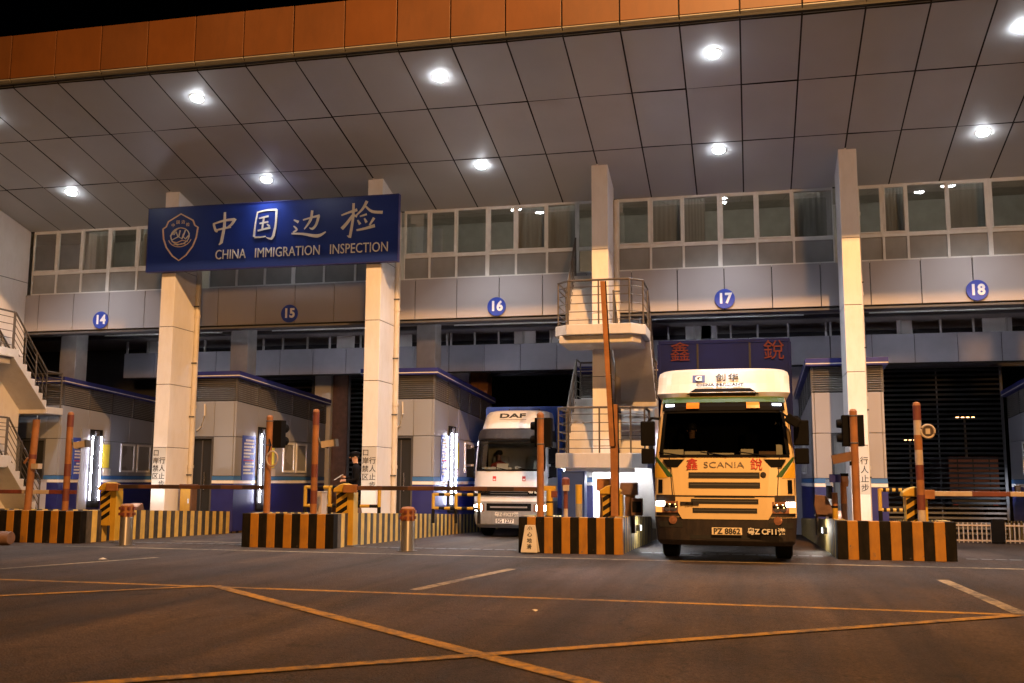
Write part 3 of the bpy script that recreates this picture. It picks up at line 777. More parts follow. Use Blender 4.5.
# ================================================================== BOOTHS
def booth(cx, y0, wl, wr, label, door=True, lit=True, wm="booth", dr=(-.45, .42), dm="dark", panel=False):
    t = thing("inspection_booth", label, "booth", (cx, y0, 0), 0, "inspection booths on the traffic islands")
    L = 6.4; sl = 0.05; b0 = 0.1
    def T(y, z): return z - sl * y
    w = MB()
    # wall panels: front and two sides with open joints, lower panels painted blue
    def side_panels(x, s):
        ys = [0.01, 1.35, 2.45, 3.55, 4.9, L]
        for a, c in zip(ys[:-1], ys[1:]):
            x0, x1 = (x - .06, x) if s > 0 else (x, x + .06)
            for z0, z1 in ((1.50, 2.60), (2.616, 3.62)):
                w.prism([(a + .006, z0), (c - .006, z0), (c - .006, T(c, z1) if z1 > 3 else z1), (a + .006, T(a, z1) if z1 > 3 else z1)], 'x', x0, x1, wm)
    side_panels(wr, 1); side_panels(-wl, -1)
    d0, d1 = dr
    xs = [-wl + .062, d1 if door else .0, wr - .062]
    for a, c in zip(xs[:-1], xs[1:]):
        w.box(a + .006, c - .006, 0, .06, 2.616, 3.62, wm)
    w.box(xs[1] + .006, xs[2] - .006, 0, .06, 1.50, 2.60, wm)
    w.box(xs[0] + .006, (d0 if door else xs[1]) - .006, 0, .06, 1.50, 2.60, wm)
    w.prism([(.07, .2), (L - .02, .0), (L - .02, T(L, 4.2)), (.07, 4.15)], 'x', -wl + .065, wr - .065, "dark")
    w.box(-wl + .01, wr - .01, L - .02, L + .02, -.1, 3.6, wm)
    w.build("wall", t, bevel=0.006)
    bs = MB()
    def ring(z0, z1, mt, e):
        xa = xs[1] if door else -wl + .002
        bs.box(xa, wr + e, -e, .05, z0, z1, mt)
        if door: bs.box(-wl + .002, d0, -e, .05, z0, z1, mt)
        for s in (1, -1):
            xx = (wr - .05, wr + e) if s > 0 else (-wl - e, -wl + .05)
            bs.box(xx[0], xx[1], .052, L, z0, z1, mt)
    ring(b0 - .15, 1.28, "booth_blue", .004); ring(1.284, 1.37, "white", .007); ring(1.374, 1.49, "sky_blue", .005)
    bs.build("base_band", t)
    if door:
        d = MB(); d.box(d0 + .02, d1 - .02, .05, .064, .25, 2.58, dm)
        d.box(d0, d0 + .05, -.01, .06, .25, 2.60, "grey_dark"); d.box(d1 - .05, d1, -.01, .06, .25, 2.60, "grey_dark")
        d.box(d0 + .05, d1 - .05, -.01, .06, 2.55, 2.60, "grey_dark"); d.box(d0 + .50, d0 + .53, .03, .055, .3, 2.5, "grey_dark"); d.box(d0 + .60, d0 + .63, .01, .04, 1.1, 1.6, "steel")
        d.build("door", t)
    # louvred upper band
    lv = MB(); nz = 11
    for i in range(nz):
        z = 3.66 + i * 0.058
        lv.box(-wl + .02, wr - .02, .0, .07, z, z + .012, "louvre", rot=Matrix.Rotation(math.radians(-28), 3, 'X'))
        for s in (1, -1):
            x = wr - .03 if s > 0 else -wl + .03
            y = 0.08
            lv.prism([(y, T(y, z)), (L, T(L, z)), (L, T(L, z + .03)), (y, T(y, z + .03))], 'x', x - .03, x + .03, "louvre")
    for s in (1, -1):
        x = wr - .02 if s > 0 else -wl + .02
        for y in (0.02, 1.3, 2.5, 3.7, 5.0, L - .06):
            lv.prism([(y, T(y, 3.63)), (y + .05, T(y, 3.63)), (y + .05, T(y, 4.3)), (y, T(y, 4.3))], 'x', x - .028, x + .034, "grey_dark")
    lv.build("louvre", t)
    r = MB()
    o = .12
    def slab(za, zb, e, mt):
        r.prism([(-e, T(-e, za)), (L + e, T(L + e, za)), (L + e, T(L + e, zb)), (-e, T(-e, zb))], 'x', -wl - e, wr + e, mt)
    slab(4.285, 4.325, o, "booth_blue"); slab(4.326, 4.352, o + .006, "white"); slab(4.353, 4.47, o + .012, "booth_blue")
    r.build("roof", t, bevel=0.004)
    cp = MB()
    cp.tube([(wr * .1, -.03, 3.55), (wr * .12, -.05, 3.2), (wr * .05, -.05, 2.9), (-wl * .1, -.03, 2.78)], .025, "pipe", 8)
    cp.build("cable", t, smooth=True)
    for s in (1, -1):
        x = wr if s > 0 else -wl
        for k, (a, c) in enumerate(((3.1, 3.9), (4.05, 4.85))):
            wn_ = MB(); xa, xb = (x + .002, x + .04) if s > 0 else (x - .04, x - .002)
            wn_.box(xa, xb, a, a + .06, 1.62, 2.55, "frame_white"); wn_.box(xa, xb, c - .06, c, 1.62, 2.55, "frame_white")
            wn_.box(xa, xb, a + .06, c - .06, 1.62, 1.68, "frame_white"); wn_.box(xa, xb, a + .06, c - .06, 2.49, 2.55, "frame_white")
            W = wn_.build("window", t)
            pn = MB(); xm = x + .012 if s > 0 else x - .012
            pn.box(min(xm, xm + .004), max(xm, xm + .004), a + .06, c - .06, 1.68, 2.49, "frosted"); pn.build("pane", W)
        if lit and s > 0:
            h = MB()
            if panel: h.box(x + .003, x + .05, .95, 1.36, .35, 2.95, "booth")
            h.box(x + .003, x + .05, 1.362, 2.02, .5, 2.95, "black")
            h.box(x + .05, x + .12, 1.6, 1.76, 2.74, 2.9, "grey_dark")
            H_ = h.build("lamp_panel", t)
            for yy in (1.47, 1.92):
                for (za, zb) in ((0.72, 1.70), (1.74, 2.74)):
                    q = MB(); q.tube([(x + .09, yy, za), (x + .09, yy, zb)], .013, "tube", 10); q.build("lamp_tube", H_)
            ny = MB(); ny.box(x + .003, x + .012, 2.15, 2.5, 1.75, 2.5, "notice_yellow"); ny.box(x + .003, x + .012, 2.2, 2.6, 1.50, 1.72, "paper"); ny.build("sticker", t)
    return t
booth(ISLX[0], 27.35, .95, .93, "grey booth behind the stair tower at the left edge", panel=True)
booth(ISLX[1], 26.75, 1.0, 1.10, "grey booth behind the left signed column with a dark doorway")
booth(ISLX[2], 26.95, .98, 1.02, "grey booth behind the right signed column with a hanging cable")
booth(ISLX[3], 27.45, .98, 1.02, "booth behind the middle stair tower, lit white below the landing", door=False, wm="white")
booth(ISLX[4], 26.70, 1.0, 0.72, "booth between the tall yellow cab and the slatted shutter", wm="alu", dr=(-.56, -.12), dm="bumper_grey")
booth(ISLX[5], 26.85, .92, .95, "booth at the right edge with pale windows")

def info_sign(x, y, label):
    t = thing("information_sign", label, "sign", (x, y, 1.38), 0, "blue information signs on the booth walls")
    q = MB(); q.box(0, .02, 0, .80, 0, 1.28, "disc_blue"); q.build("panel", t)
    k = MB(); rnd = random.Random(int(x * 10) & 255)
    z = 1.12; row = 0
    while z > .12:
        mt = "red" if row == 6 else "letter"
        y_ = .08 + (.1 if row in (0, 7) else 0); end = .72 - (rnd.random() * .3 if row in (3, 5, 9) else .02)
        while y_ < end:
            wd = rnd.uniform(.025, .05)
            k.box(.021, .024, y_, min(y_ + wd, end), z, z + (.05 if row != 6 else .035), mt); y_ += wd + .016
        z -= .095; row += 1
    k.build("lettering", t)
    return t
info_sign(ISLX[0] + .945, 27.95, "blue information sign by the lamp at far left")
info_sign(ISLX[1] + 1.115, 27.15, "blue information sign on the booth behind the left signed column")
info_sign(ISLX[2] + 1.035, 27.55, "narrow blue information sign near the white delivery truck")

# ================================================================== STAIR TOWERS
def stair_tower(cx, label, lamp=True):
    t = thing("stair_tower", label, "staircase", (cx, 23.4, 0), 0, "concrete stair towers wrapped round the columns")
    ZL, ZU, ZB, ZT = 2.04, 5.03, 3.50, 6.75
    def landing(y0, y1, xa, xb, z, th, ch, nm, front=True):
        P = [(xa + ch, y0), (xb - ch, y0), (xb, y0 + ch), (xb, y1), (xa, y1), (xa, y0 + ch)] if front else [(xa, y0), (xb, y0), (xb, y1), (xa, y1)]
        m = MB(); m.prism(P, 'z', z - th, z, "plaster"); return m.build(nm, t, bevel=0.015)
    xa, xb = -1.08, 1.06
    for z, th in ((ZL, .34), (ZU, .24)):
        landing(0, 1.5, xa, xb, z, th, .32, "landing")
    u = MB(); u.prism([(xa + .12, .14), (xb - .3, .14), (xb - .12, .4), (xb - .12, 1.49), (xa + .12, 1.49)], 'z', ZU - .43, ZU - .242, "plaster"); u.build("landing_beam", t, bevel=.02)
    landing(3.0, 3.75, xa, xb, ZB, .2, 0, "landing", False)
    def flight(x0, x1, y0, z0, y1, z1, n=8):
        dy, dz = (y1 - y0) / n, (z1 - z0) / n
        P = [(y0, z0)]
        for i in range(n): P += [(y0 + dy * i, z0 + dz * (i + 1)), (y0 + dy * (i + 1), z0 + dz * (i + 1))]
        th = .20
        P += [(y1, z1 - th * 1.3), (y0, z0 - th * .4)]
        m = MB(); m.prism(P, 'x', x0, x1, "plaster"); return m.build("flight", t, bevel=.006)
    flight(.12, xb - .02, 3.0, .30, 1.5, ZL)                 # up towards the plaza
    flight(xa + .02, -.26, 1.5, ZL, 3.0, ZB)
    flight(.12, xb - .02, 3.0, ZB, 1.5, ZU)
    flight(xa + .02, -.26, 1.5, ZU, 2.98, ZT)
    def rail(path, nm="railing", nb=5, hgt=1.05, post_every=.75):
        m = MB(); P = [Vector(p) for p in path]; up = Vector((0, 0, 1))
        m.tube([p + up * hgt for p in P], .026, "rail", 8)
        for i in range(nb):
            m.tube([p + up * (hgt * (i + .55) / (nb + .35)) for p in P], .011, "rail", 6)
        for a, c in zip(P[:-1], P[1:]):
            n = max(1, round((c - a).length / post_every))
            for i in range(n): 
                p = a.lerp(c, i / n); m.tube([p, p + up * (hgt - .01)], .02, "rail", 8)
        m.tube([P[-1], P[-1] + up * (hgt - .01)], .02, "rail", 8)
        return m.build(nm, t, smooth=True)
    e = .06; ch = .32
    for z in (ZL, ZU):
        rail([(xa + e, 1.45, z), (xa + e, ch + e * .5, z), (xa + ch + e * .5, e, z), (xb - ch - e * .5, e, z), (xb - e, ch + e * .5, z), (xb - e, 1.45, z)])
    rail([(xb - e, 1.5, ZL), (xb - e, 3.0, .30)]); rail([(.16, 1.5, ZL), (.16, 3.0, .30)])
    rail([(xb - e, 1.5, ZU), (xb - e, 3.0, ZB)]); rail([(.16, 1.5, ZU), (.16, 3.0, ZB)])
    rail([(xa + e, 1.5, ZL), (xa + e, 3.0, ZB)]); rail([(-.30, 1.5, ZL), (-.30, 3.0, ZB)])
    rail([(xa + e, 1.5, ZU), (xa + e, 2.94, ZT)]); rail([(-.30, 1.5, ZU), (-.30, 2.94, ZT)])
    rail([(xa + e, 3.0, ZB), (xa + e, 3.69, ZB), (xb - e, 3.69, ZB), (xb - e, 3.0, ZB)])
    if not lamp: return t
    lm = MB(); lm.tube([(-.95, .75, ZL - .385), (.72, .75, ZL - .385)], .028, "added_under_tube", 10); lm.build("lamp_tube", t)  # tube added below the landing to whiten the stair foot and booth front
    lh = MB(); lh.box(-.85, .78, .20, .25, ZL - .44, ZL - .341, "plaster"); lh.box(-.97, .74, .72, .78, ZL - .356, ZL - .341, "white"); lh.build("added_lamp_housing", t)  # added lip keeps the tube out of view
    return t
stair_tower(-3.30, "concrete stair tower with railed landings between the two trucks")
stair_tower(-21.20, "concrete stair tower at the left edge beside the pier wall", lamp=False)

# ================================================================== GATES, SIGNALS, POLES, POSTS
def boom_gate(x, y, length, label, raised=False, arm_mats=("rust_red", "wood"), arm_z=1.235):
    t = thing("boom_gate", label, "barrier", (x, y, 0), 0, "boom gates across the lanes")
    h = MB(); h.box(-.20, .06, -.15, .15, .36, 1.14, "yellow")
    for i in range(4):
        z0 = .44 + i * .18
        h.prism([(-.195, z0), (.055, z0 + .16), (.055, z0 + .255), (-.195, z0 + .095)], 'y', -.153, -.1505, "black")
    h.build("housing", t, bevel=.01)
    c = MB(); c.prism([(-.27, 1.142), (.16, 1.142), (.17, 1.21), (.08, 1.29), (-.03, 1.33), (-.13, 1.30), (-.25, 1.22)], 'y', -.19, .17, "yellow"); c.build("cap", t, bevel=.02)
    lg = MB(); lg.box(.062, .19, -.13, .13, .02, 1.14, "yellow"); lg.box(.03, .24, -.18, .18, -.02, .03, "grey_dark"); lg.build("leg", t, bevel=.008)
    a = MB(); n = 7
    if raised:
        a.box(-.02, .13, -.26, -.19, .70, 2.95, "rust_orange"); a.box(.132, .15, -.25, -.20, .72, 2.93, "plastic")
        p0 = Vector((.02, -.28, 2.1)); d = Vector((-.050, 0, 1)).normalized()
        for i in range(n):
            z0, z1 = length * i / n, length * (i + 1) / n
            q0, q1 = p0 + d * z0, p0 + d * z1
            a.prism([(q0.x - .05, q0.z), (q0.x + .05, q0.z), (q1.x + .05, q1.z), (q1.x - .05, q1.z)], 'y', -.30, -.264, "rust_orange")
            a.prism([(q0.x + .052, q0.z), (q0.x + .075, q0.z), (q1.x + .075, q1.z), (q1.x + .052, q1.z)], 'y', -.30, -.27, "black")
    else:
        a.box(.0, .3, -.27, -.195, arm_z - .10, arm_z + .07, "rust_orange")
        for i in range(n):
            x0, x1 = .3 + length * i / n, .3 + length * (i + 1) / n
            a.box(x0, x1, -.26, -.21, arm_z - .045, arm_z + .045, arm_mats[i % 2])
    a.build("boom_arm", t, bevel=.008)
    return t
boom_gate(-20.1, 20.9, 4.95, "faded red and white boom at the left edge", arm_mats=("rust_red", "pole_white"), arm_z=1.10)
boom_gate(-14.12, 20.95, 3.55, "yellow gate box with a dark boom before the left signed column", arm_mats=("boom_dark", "boom_brown"))
boom_gate(-8.42, 20.95, 4.0, "yellow gate box with a dark boom in front of the white delivery truck", arm_mats=("boom_brown", "boom_dark"))
boom_gate(-2.68, 20.95, 3.4, "boom gate with its long orange arm raised before the stair tower", raised=True)
boom_gate(3.10, 20.95, 4.6, "yellow gate box with a pale boom at the right", arm_mats=("pole_white", "rust_red"), arm_z=1.20)

def striped_pole(x, y, label, z1=2.85, ring=False, cam_on=True, dark="rust_red"):
    t = thing("striped_pole", label, "pole", (x, y, 0), 0, "slim striped poles on the islands")
    m = MB(); n = 9; z0 = .34; mm = ["rust_orange", dark]
    if ring: mm = ["pole_white", "rust_red"]
    for i in range(n):
        a, c = z0 + (z1 - z0) * i / n, z0 + (z1 - z0) * (i + 1) / n
        m.tube([(0, 0, a), (0, 0, c)], .072 if i % 2 else .074, mm[(i + 1) % 2] if i % 3 else "rust_orange", 12)
    m.lathe([(.074, 0), (.06, .05), (.02, .07)], (0, 0, z1), "rust_orange", 12)
    m.build("pole", t, smooth=True)
    if ring:
        k = MB(); tor = [(.17 + .12 * math.cos(2 * PI * i / 24), -.06, 2.36 + .12 * math.sin(2 * PI * i / 24)) for i in range(25)]
        k.tube(tor, .022, "pole_white", 6, caps=False)
        k.lathe([(.10, -.05), (.10, -.062)], (.17, 0, 2.36), "boom_dark", 20, 'y')
        k.box(.13, .21, -.067, -.063, 2.31, 2.41, "pole_white"); k.box(.05, .09, -.05, -.03, 2.33, 2.38, "grey_dark")
        k.build("round_sign", t)
    elif cam_on:
        c = MB(); R_ = Matrix.Rotation(math.radians(-8), 3, 'Y')
        c.box(.16, .46, -.07, .07, 2.10, 2.24, "pole_white", rot=R_); c.box(.46, .50, -.085, .085, 2.09, 2.25, "grey_dark", rot=R_, piv=(.31, 0, 2.17))
        c.tube([(.06, 0, 2.3), (.14, 0, 2.12), (.3, 0, 2.09)], .022, "grey_dark", 8)
        c.build("camera_housing", t)
    return t
striped_pole(-15.07, 20.6, "orange striped pole with a pale camera at far left")
striped_pole(-9.05, 20.6, "orange striped pole with a camera, right of the signal with the round cable")
striped_pole(3.14, 20.6, "pale and red striped pole with a round sign near the right edge", ring=True)

def signal(x, y, label, side, z1=2.75):
    t = thing("traffic_signal", label, "traffic light", (x, y, 0), 0, "traffic signals on orange poles")
    m = MB(); m.box(-.14, .14, -.14, .14, .34, .46, "plastic"); m.tube([(0, 0, .46), (0, 0, z1)], .072, "rust_orange", 14)
    m.lathe([(.074, 0), (.05, .04), (.01, .05)], (0, 0, z1), "rust_orange", 14); m.build("pole", t, smooth=True)
    h = MB(); a, b = (.0, .24) if side > 0 else (-.14, .20) if side == 0 else (-.20, .20)
    h.box(a, b, .08, .32, z1 - .66, z1 - .06, "plastic")
    for zc in (z1 - .50, z1 - .22):
        h.lathe([(.10, 0), (.11, .12), (.10, .22)], ((a + b) / 2, .32, zc), "plastic", 16, 'y')
        h.lathe([(.09, 0), (.08, -.10)], (a, .2, zc), "plastic", 14, 'x')
    for zc in (z1 - .62, z1 - .1): h.lathe([(.08, 0), (.08, .03)], (0, 0, zc), "grey_dark", 14)
    h.build("signal_head", t, bevel=.01)
    return t
signal(-10.13, 20.6, "traffic signal on an orange pole before the booth with the dark doorway", 1)
rc = thing("cable_coil", "small grey cable coil hung on the signal pole left of the striped pole", "cable", (-9.98, 20.5, 1.85))
k = MB(); k.tube([(.13 * math.cos(2 * PI * i / 24), -.03, .16 * math.sin(2 * PI * i / 24)) for i in range(25)], .018, "pole_white", 6, caps=False)
k.tube([(-.1, -.03, .1), (-.05, -.02, .3), (-.1, 0, .42)], .016, "plastic", 6); k.build("loop", rc)
signal(-4.12, 20.6, "traffic signal on an orange pole in front of the white delivery truck", 0)
s4 = signal(1.99, 20.6, "traffic signal on an orange pole beside the tall yellow cab", -1)
k = MB(); k.box(-.42, -.06, -.05, .05, 1.78, 1.95, "wood", rot=Matrix.Rotation(math.radians(-12), 3, 'Y')); k.box(-.1, .0, -.03, .03, 1.72, 1.80, "plastic"); k.build("camera_housing", s4)
lp_ = thing("leaning_pole", "rusty orange pole leaning slightly on a black base at the left edge", "pole", (-16.05, 20.6, 0))
k = MB(); k.tube([(0, 0, .62), (.02, 0, 1.2), (.09, 0, 2.75)], .08, "rust_orange", 12); k.tube([(.045, 0, 1.85), (.05, 0, 1.95)], .085, "rust_red", 12); k.build("pole", lp_, smooth=True)
k = MB(); k.box(-.28, .30, -.2, .2, .36, .63, "black"); k.build("base", lp_, bevel=.01)
k = MB(); k.box(.1, .28, -.1, .05, 1.62, 1.74, "pole_white"); k.tube([(-.16, 0, 1.75), (-.08, 0, 1.86), (0, 0, 1.84)], .03, "rust_orange", 8); k.build("camera_housing", lp_)

def post(x, y, label, name, z1, r, bands, top=None, base=None):
    base = deckz(y) if base is None else base
    t = thing(name, label, "post", (x, y, base))
    m = MB(); h = z1 - base; z = 0
    for frac, mt in bands:
        m.tube([(0, 0, z), (0, 0, z + h * frac)], r, mt, 14); z += h * frac
    m.build("shaft", t, smooth=True)
    if top: 
        k = MB(); top(k, h); k.build("head", t)
    return t
def t_head(k, h): k.box(-.13, .13, -.05, .05, h - .02, h + .08, "yellow"); k.box(.02, .16, -.055, .055, h - .16, h - .025, "rust_red")
post(-4.06, 21.3, "yellow post with a short crosspiece beside the delivery truck", "yellow_post", 1.22, .07, [(.35, "yellow"), (.04, "black"), (.3, "yellow"), (.04, "black"), (.27, "yellow")], t_head)
def red_head(k, h): k.lathe([(.06, -.05), (.085, 0), (.085, .12), (.04, .16)], (0, 0, h), "rust_red", 12); k.box(-.04, .08, -.1, -.04, h - .12, h, "pole_white")
post(-3.72, 21.3, "thin red and white post with a red head", "call_post", 1.32, .045, [(.5, "pole_white"), (.5, "rust_red")], red_head)
post(-3.46, 21.4, "thick yellow and grey banded post", "banded_post", 1.33, .07, [(.3, "yellow"), (.3, "bumper_grey"), (.4, "yellow")])
post(1.65, 21.3, "short yellow post with black rings beside the orange chair back", "ringed_post", 1.20, .055, [(.3, "yellow"), (.05, "black"), (.3, "yellow"), (.05, "black"), (.3, "rust_orange")])
def cam_head(k, h): k.box(-.26, -.05, -.08, .06, h - .02, h + .14, "booth_blue"); k.lathe([(.07, -.1), (.085, 0), (.07, .1)], (.02, 0, h), "rust_orange", 12); k.box(-.05, .1, -.05, .05, h + .1, h + .16, "plastic")
post(1.83, 21.4, "dark post with a blue camera beside the signal pole", "camera_post", 1.42, .06, [(.6, "wood"), (.4, "rust_orange")], cam_head)
t = thing("card_reader", "orange card reader box on a slim post before the stair tower", "machine", (-2.92, 21.3, deckz(21.3)))
k = MB(); k.box(-.14, .14, -.12, .12, .86, 1.12, "rust_orange"); k.build("box", t, bevel=.02)
k = MB(); k.tube([(-.05, 0, .1), (-.05, 0, .86)], .04, "rust_orange", 10); k.box(-.28, .12, -.15, .15, 0, .2, "plastic"); k.build("stand", t)
t = thing("card_reader", "brown card reader box behind the raised boom", "machine", (-2.42, 21.7, deckz(21.7)))
k = MB(); k.box(-.2, .16, -.12, .12, .78, 1.04, "wood"); k.build("box", t, bevel=.02)
k = MB(); k.box(-.1, .1, -.08, .08, 0, .78, "wood"); k.build("stand", t)
t = thing("chair", "brown chair with a curved back on the island beside the yellow cab", "chair", (1.50, 21.75, deckz(21.75)))
k = MB(); k.prism([(-.18, .42), (.16, .40), (.10, .62), (.02, .80), (-.20, .82), (-.22, .60)], 'y', -.03, .03, "wood"); k.build("backrest", t, bevel=.015)
k = MB(); k.box(-.2, .2, .03, .42, .38, .44, "wood"); k.build("seat", t, bevel=.02)
for sx in (-.16, .16):
    for sy in (.05, .38):
        k = MB(); k.tube([(sx, sy, 0), (sx, sy, .385)], .018, "grey_dark", 8); k.build("leg", t)
t = thing("side_box", "dark hanging control box on the wall under the stair tower", "box", (-2.30, 21.05, .72))
k = MB(); k.box(-.02, .20, -.09, .09, .0, .34, "wood"); k.box(0, .18, -.094, -.0905, .06, .28, "plastic"); k.build("body", t, bevel=.01)

def cabinet(name, label, cat, x0, x1, y0, y1, z0, z1, mt, door_mt=None):
    t = thing(name, label, cat, ((x0 + x1) / 2, (y0 + y1) / 2, z0))
    w, d, h = (x1 - x0) / 2, (y1 - y0) / 2, z1 - z0
    k = MB(); k.box(-w, w, -d, d, .04, h, mt); k.box(-w + .03, w - .03, -d + .03, d - .03, 0, .04, "plastic"); k.box(-w - .015, w + .015, -d - .015, d + .015, h, h + .02, mt); k.build("body", t, bevel=.008)
    k = MB(); k.box(-w + .03, w - .03, -d - .015, -d - .002, .08, h - .04, door_mt or mt); D = k.build("door", t, bevel=.004)
    k = MB(); k.box(w - .09, w - .06, -d - .03, -d - .016, h * .5, h * .5 + .12, "steel"); k.build("handle", D)
    return t
cabinet("cabinet", "pale grey metal cabinet on the island beside the stair tower at left", "cabinet", -20.65, -20.28, 26.4, 26.8, deckz(26.6), 1.35, "band")
cabinet("cabinet", "dark blue cabinet below the lower landing of the middle stair tower", "cabinet", -4.0, -3.5, 22.4, 22.8, deckz(22.5), 1.60, "cab_blue")
cabinet("cabinet", "brown box on the island at the foot of the booth with the dark doorway", "cabinet", -14.95, -14.6, 25.2, 25.5, deckz(25.3), 1.25, "wood", "yellow")
cabinet("cabinet", "pale crate on the island left of the officer", "cabinet", -9.62, -9.38, 21.8, 22.1, deckz(22), 1.12, "pole_white")

def flood(cx, label, dx=0.0, en=95, y=YC - 0.95, aim=(0, .62, .22), spot=80, col=(1.0, 0.93, 0.88)):
    t = thing("flood_lamp", label, "floodlight", (cx + dx, y, deckz(y) + .0), 0, "floodlights at the feet of the columns")
    k = MB(); k.box(-.17, .17, -.12, .10, .12, .46, "wood", rot=Matrix.Rotation(math.radians(25), 3, 'X')); k.box(-.2, -.172, -.03, .03, .0, .32, "grey_dark"); k.box(.172, .2, -.03, .03, .0, .32, "grey_dark"); k.build("housing", t, bevel=.01)
    g_ = MB(); g_.box(-.14, .14, .10, .115, .16, .42, "lamp_white", rot=Matrix.Rotation(math.radians(25), 3, 'X'), piv=(0, -.01, .29)); g_.build("lens", t)
    ld = bpy.data.lights.new("flood_light", 'SPOT'); ld.energy = en; ld.color = col; ld.spot_size = math.radians(spot); ld.spot_blend = 1.0; ld.shadow_soft_size = .12
    lo = bpy.data.objects.new("flood_light", ld); COL.objects.link(lo); lo.parent = t; lo.location = (0, -.35, .45)
    lo.rotation_euler = Vector(aim).to_track_quat('-Z', 'Y').to_euler()
    return t
flood(COLX[1], "small floodlight box at the foot of the left signed column")
flood(COLX[2], "small floodlight box at the foot of the right signed column")
flood(COLX[4], "small floodlight box at the foot of the column beside the yellow cab", -.72, en=80, y=23.3, aim=(.12, .62, .22), spot=130, col=(0.92, 0.94, 1.0))

def bollard(x, y, label):
    t = thing("bollard", label, "bollard", (x, y, 0), 0, "brushed steel bollards in the lane mouths")
    k = MB(); k.lathe([(.20, 0), (.20, .012)], (0, 0, 0), "grey_dark", 24); k.lathe([(.135, .012), (.135, .60)], (0, 0, 0), "steel", 28)
    k.build("shaft", t, smooth=True)
    k = MB(); k.lathe([(.142, .60), (.142, .84), (.11, .87), (.02, .88)], (0, 0, 0), "rust_orange", 28)
    for j in range(8):
        a = 2 * PI * j / 8
        for z in (.66, .78): k.box(.142 * math.cos(a) - .028, .142 * math.cos(a) + .028, .142 * math.sin(a) - .028, .142 * math.sin(a) + .028, z - .03, z + .03, "rust_red")
    k.build("collar", t, smooth=False)
    return t
b0 = bollard(-6.68, 19.85, "brushed steel bollard standing in front of the white delivery truck")
dup(b0, (-13.0, 19.85, 0), "brushed steel bollard standing beside the left yellow gate box")
t = thing("fallen_bollard", "brown concrete cylinder lying on the asphalt at the left edge", "bollard", (-15.75, 19.15, 0))
k = MB(); k.lathe([(.10, -1.0), (.145, -.97), (.145, .45), (.13, .48), (.02, .49)], (0, 0, .147), "wood", 24, 'x'); k.build("cylinder", t, smooth=True)

t = thing("folding_sign", "white folding floor sign with dark characters leaning at the island corner", "sign", (-4.16, 19.80, 0))
for s_, nm in ((1, "front_board"), (-1, "back_board")):
    k = MB(); P = [(-.165, .03), (.165, .03), (.10, .56), (-.10, .56)]
    k.prism(P, 'y', -.012, .012, "paper"); o = k.build(nm, t, bevel=.01); o.location = (0, -.12 * s_, 0); o.rotation_euler = (math.radians(-11 * s_), 0, 0)
for j, ch in enumerate("小心地滑"):
    text_mesh("lettering", ch, .10, "ink", t, (0, -.133 + .195 * (.49 - .115 * j) , .48 - .115 * j), .002, rot=(PI / 2 - math.radians(11), 0, 0), bold=.003)

# low black and yellow hoop fence on the second island and pale fences
def hoop_fence(x0, x1, y, label, n, h0, mts, z0=None, name="hoop_fence"):
    z0 = deckz(y) if z0 is None else z0
    t = thing(name, label, "fence", ((x0 + x1) / 2, y, z0))
    w = (x1 - x0) / 2
    r = MB(); 
    for i in range(8):
        a, c = -w + 2 * w * i / 8, -w + 2 * w * (i + 1) / 8
        for z in (h0, h0 * .52): r.tube([(a, 0, z), (c, 0, z)], .04, mts[i % 2], 8)
    r.build("rail", t)
    for i in range(n):
        k = MB(); x = -w + 2 * w * i / (n - 1)
        k.tube([(x, 0, 0), (x, 0, h0 * .5)], .045, mts[1], 8); k.tube([(x, 0, h0 * .5), (x, 0, h0 + .03)], .045, mts[0], 8); k.build("post", t)
    return t
hoop_fence(-10.5, -8.6, 23.4, "black and yellow tube fence on the island behind the striped pole", 4, .92, ("yellow", "black"))
hoop_fence(-8.15, -6.9, 26.3, "yellow and black tube fence at the blue booth base by the delivery truck", 3, .75, ("yellow", "black"), .28)
hoop_fence(2.95, 3.5, 25.2, "yellow and black tube fence behind the right gate box", 2, .95, ("yellow", "black"), .28)
t = thing("pale_railing", "pale square railing on the island edge beside the yellow cab", "fence", (1.66, 22.6, .55))
k = MB()
for z in (.38, .78): k.box(-.02, .02, -.5, .9, z, z + .13, "white")
k.build("rail", t)
for y in (-.45, 0, .4, .85):
    k = MB(); k.box(-.018, .018, y - .02, y + .02, 0, .92, "plastic"); k.build("post", t)
# sliding picket gate across the right lane
t = thing("picket_gate", "low pale picket gate closing the rightmost lane", "gate", (6.0, 28.5, gz(28.5)))
k = MB()
for z in (.06, .44): k.box(-1.15, 2.0, -.02, .02, z, z + .04, "pole_white")
k.build("rail", t)
k = MB()
for i in range(29): k.box(-1.13 + i * .11, -1.10 + i * .11, -.012, .012, .02, .53, "alu")
k.build("pickets", t)
k = MB(); k.box(-.02, .3, -.1, .1, .02, .62, "plastic"); k.build("motor_box", t, bevel=.02)

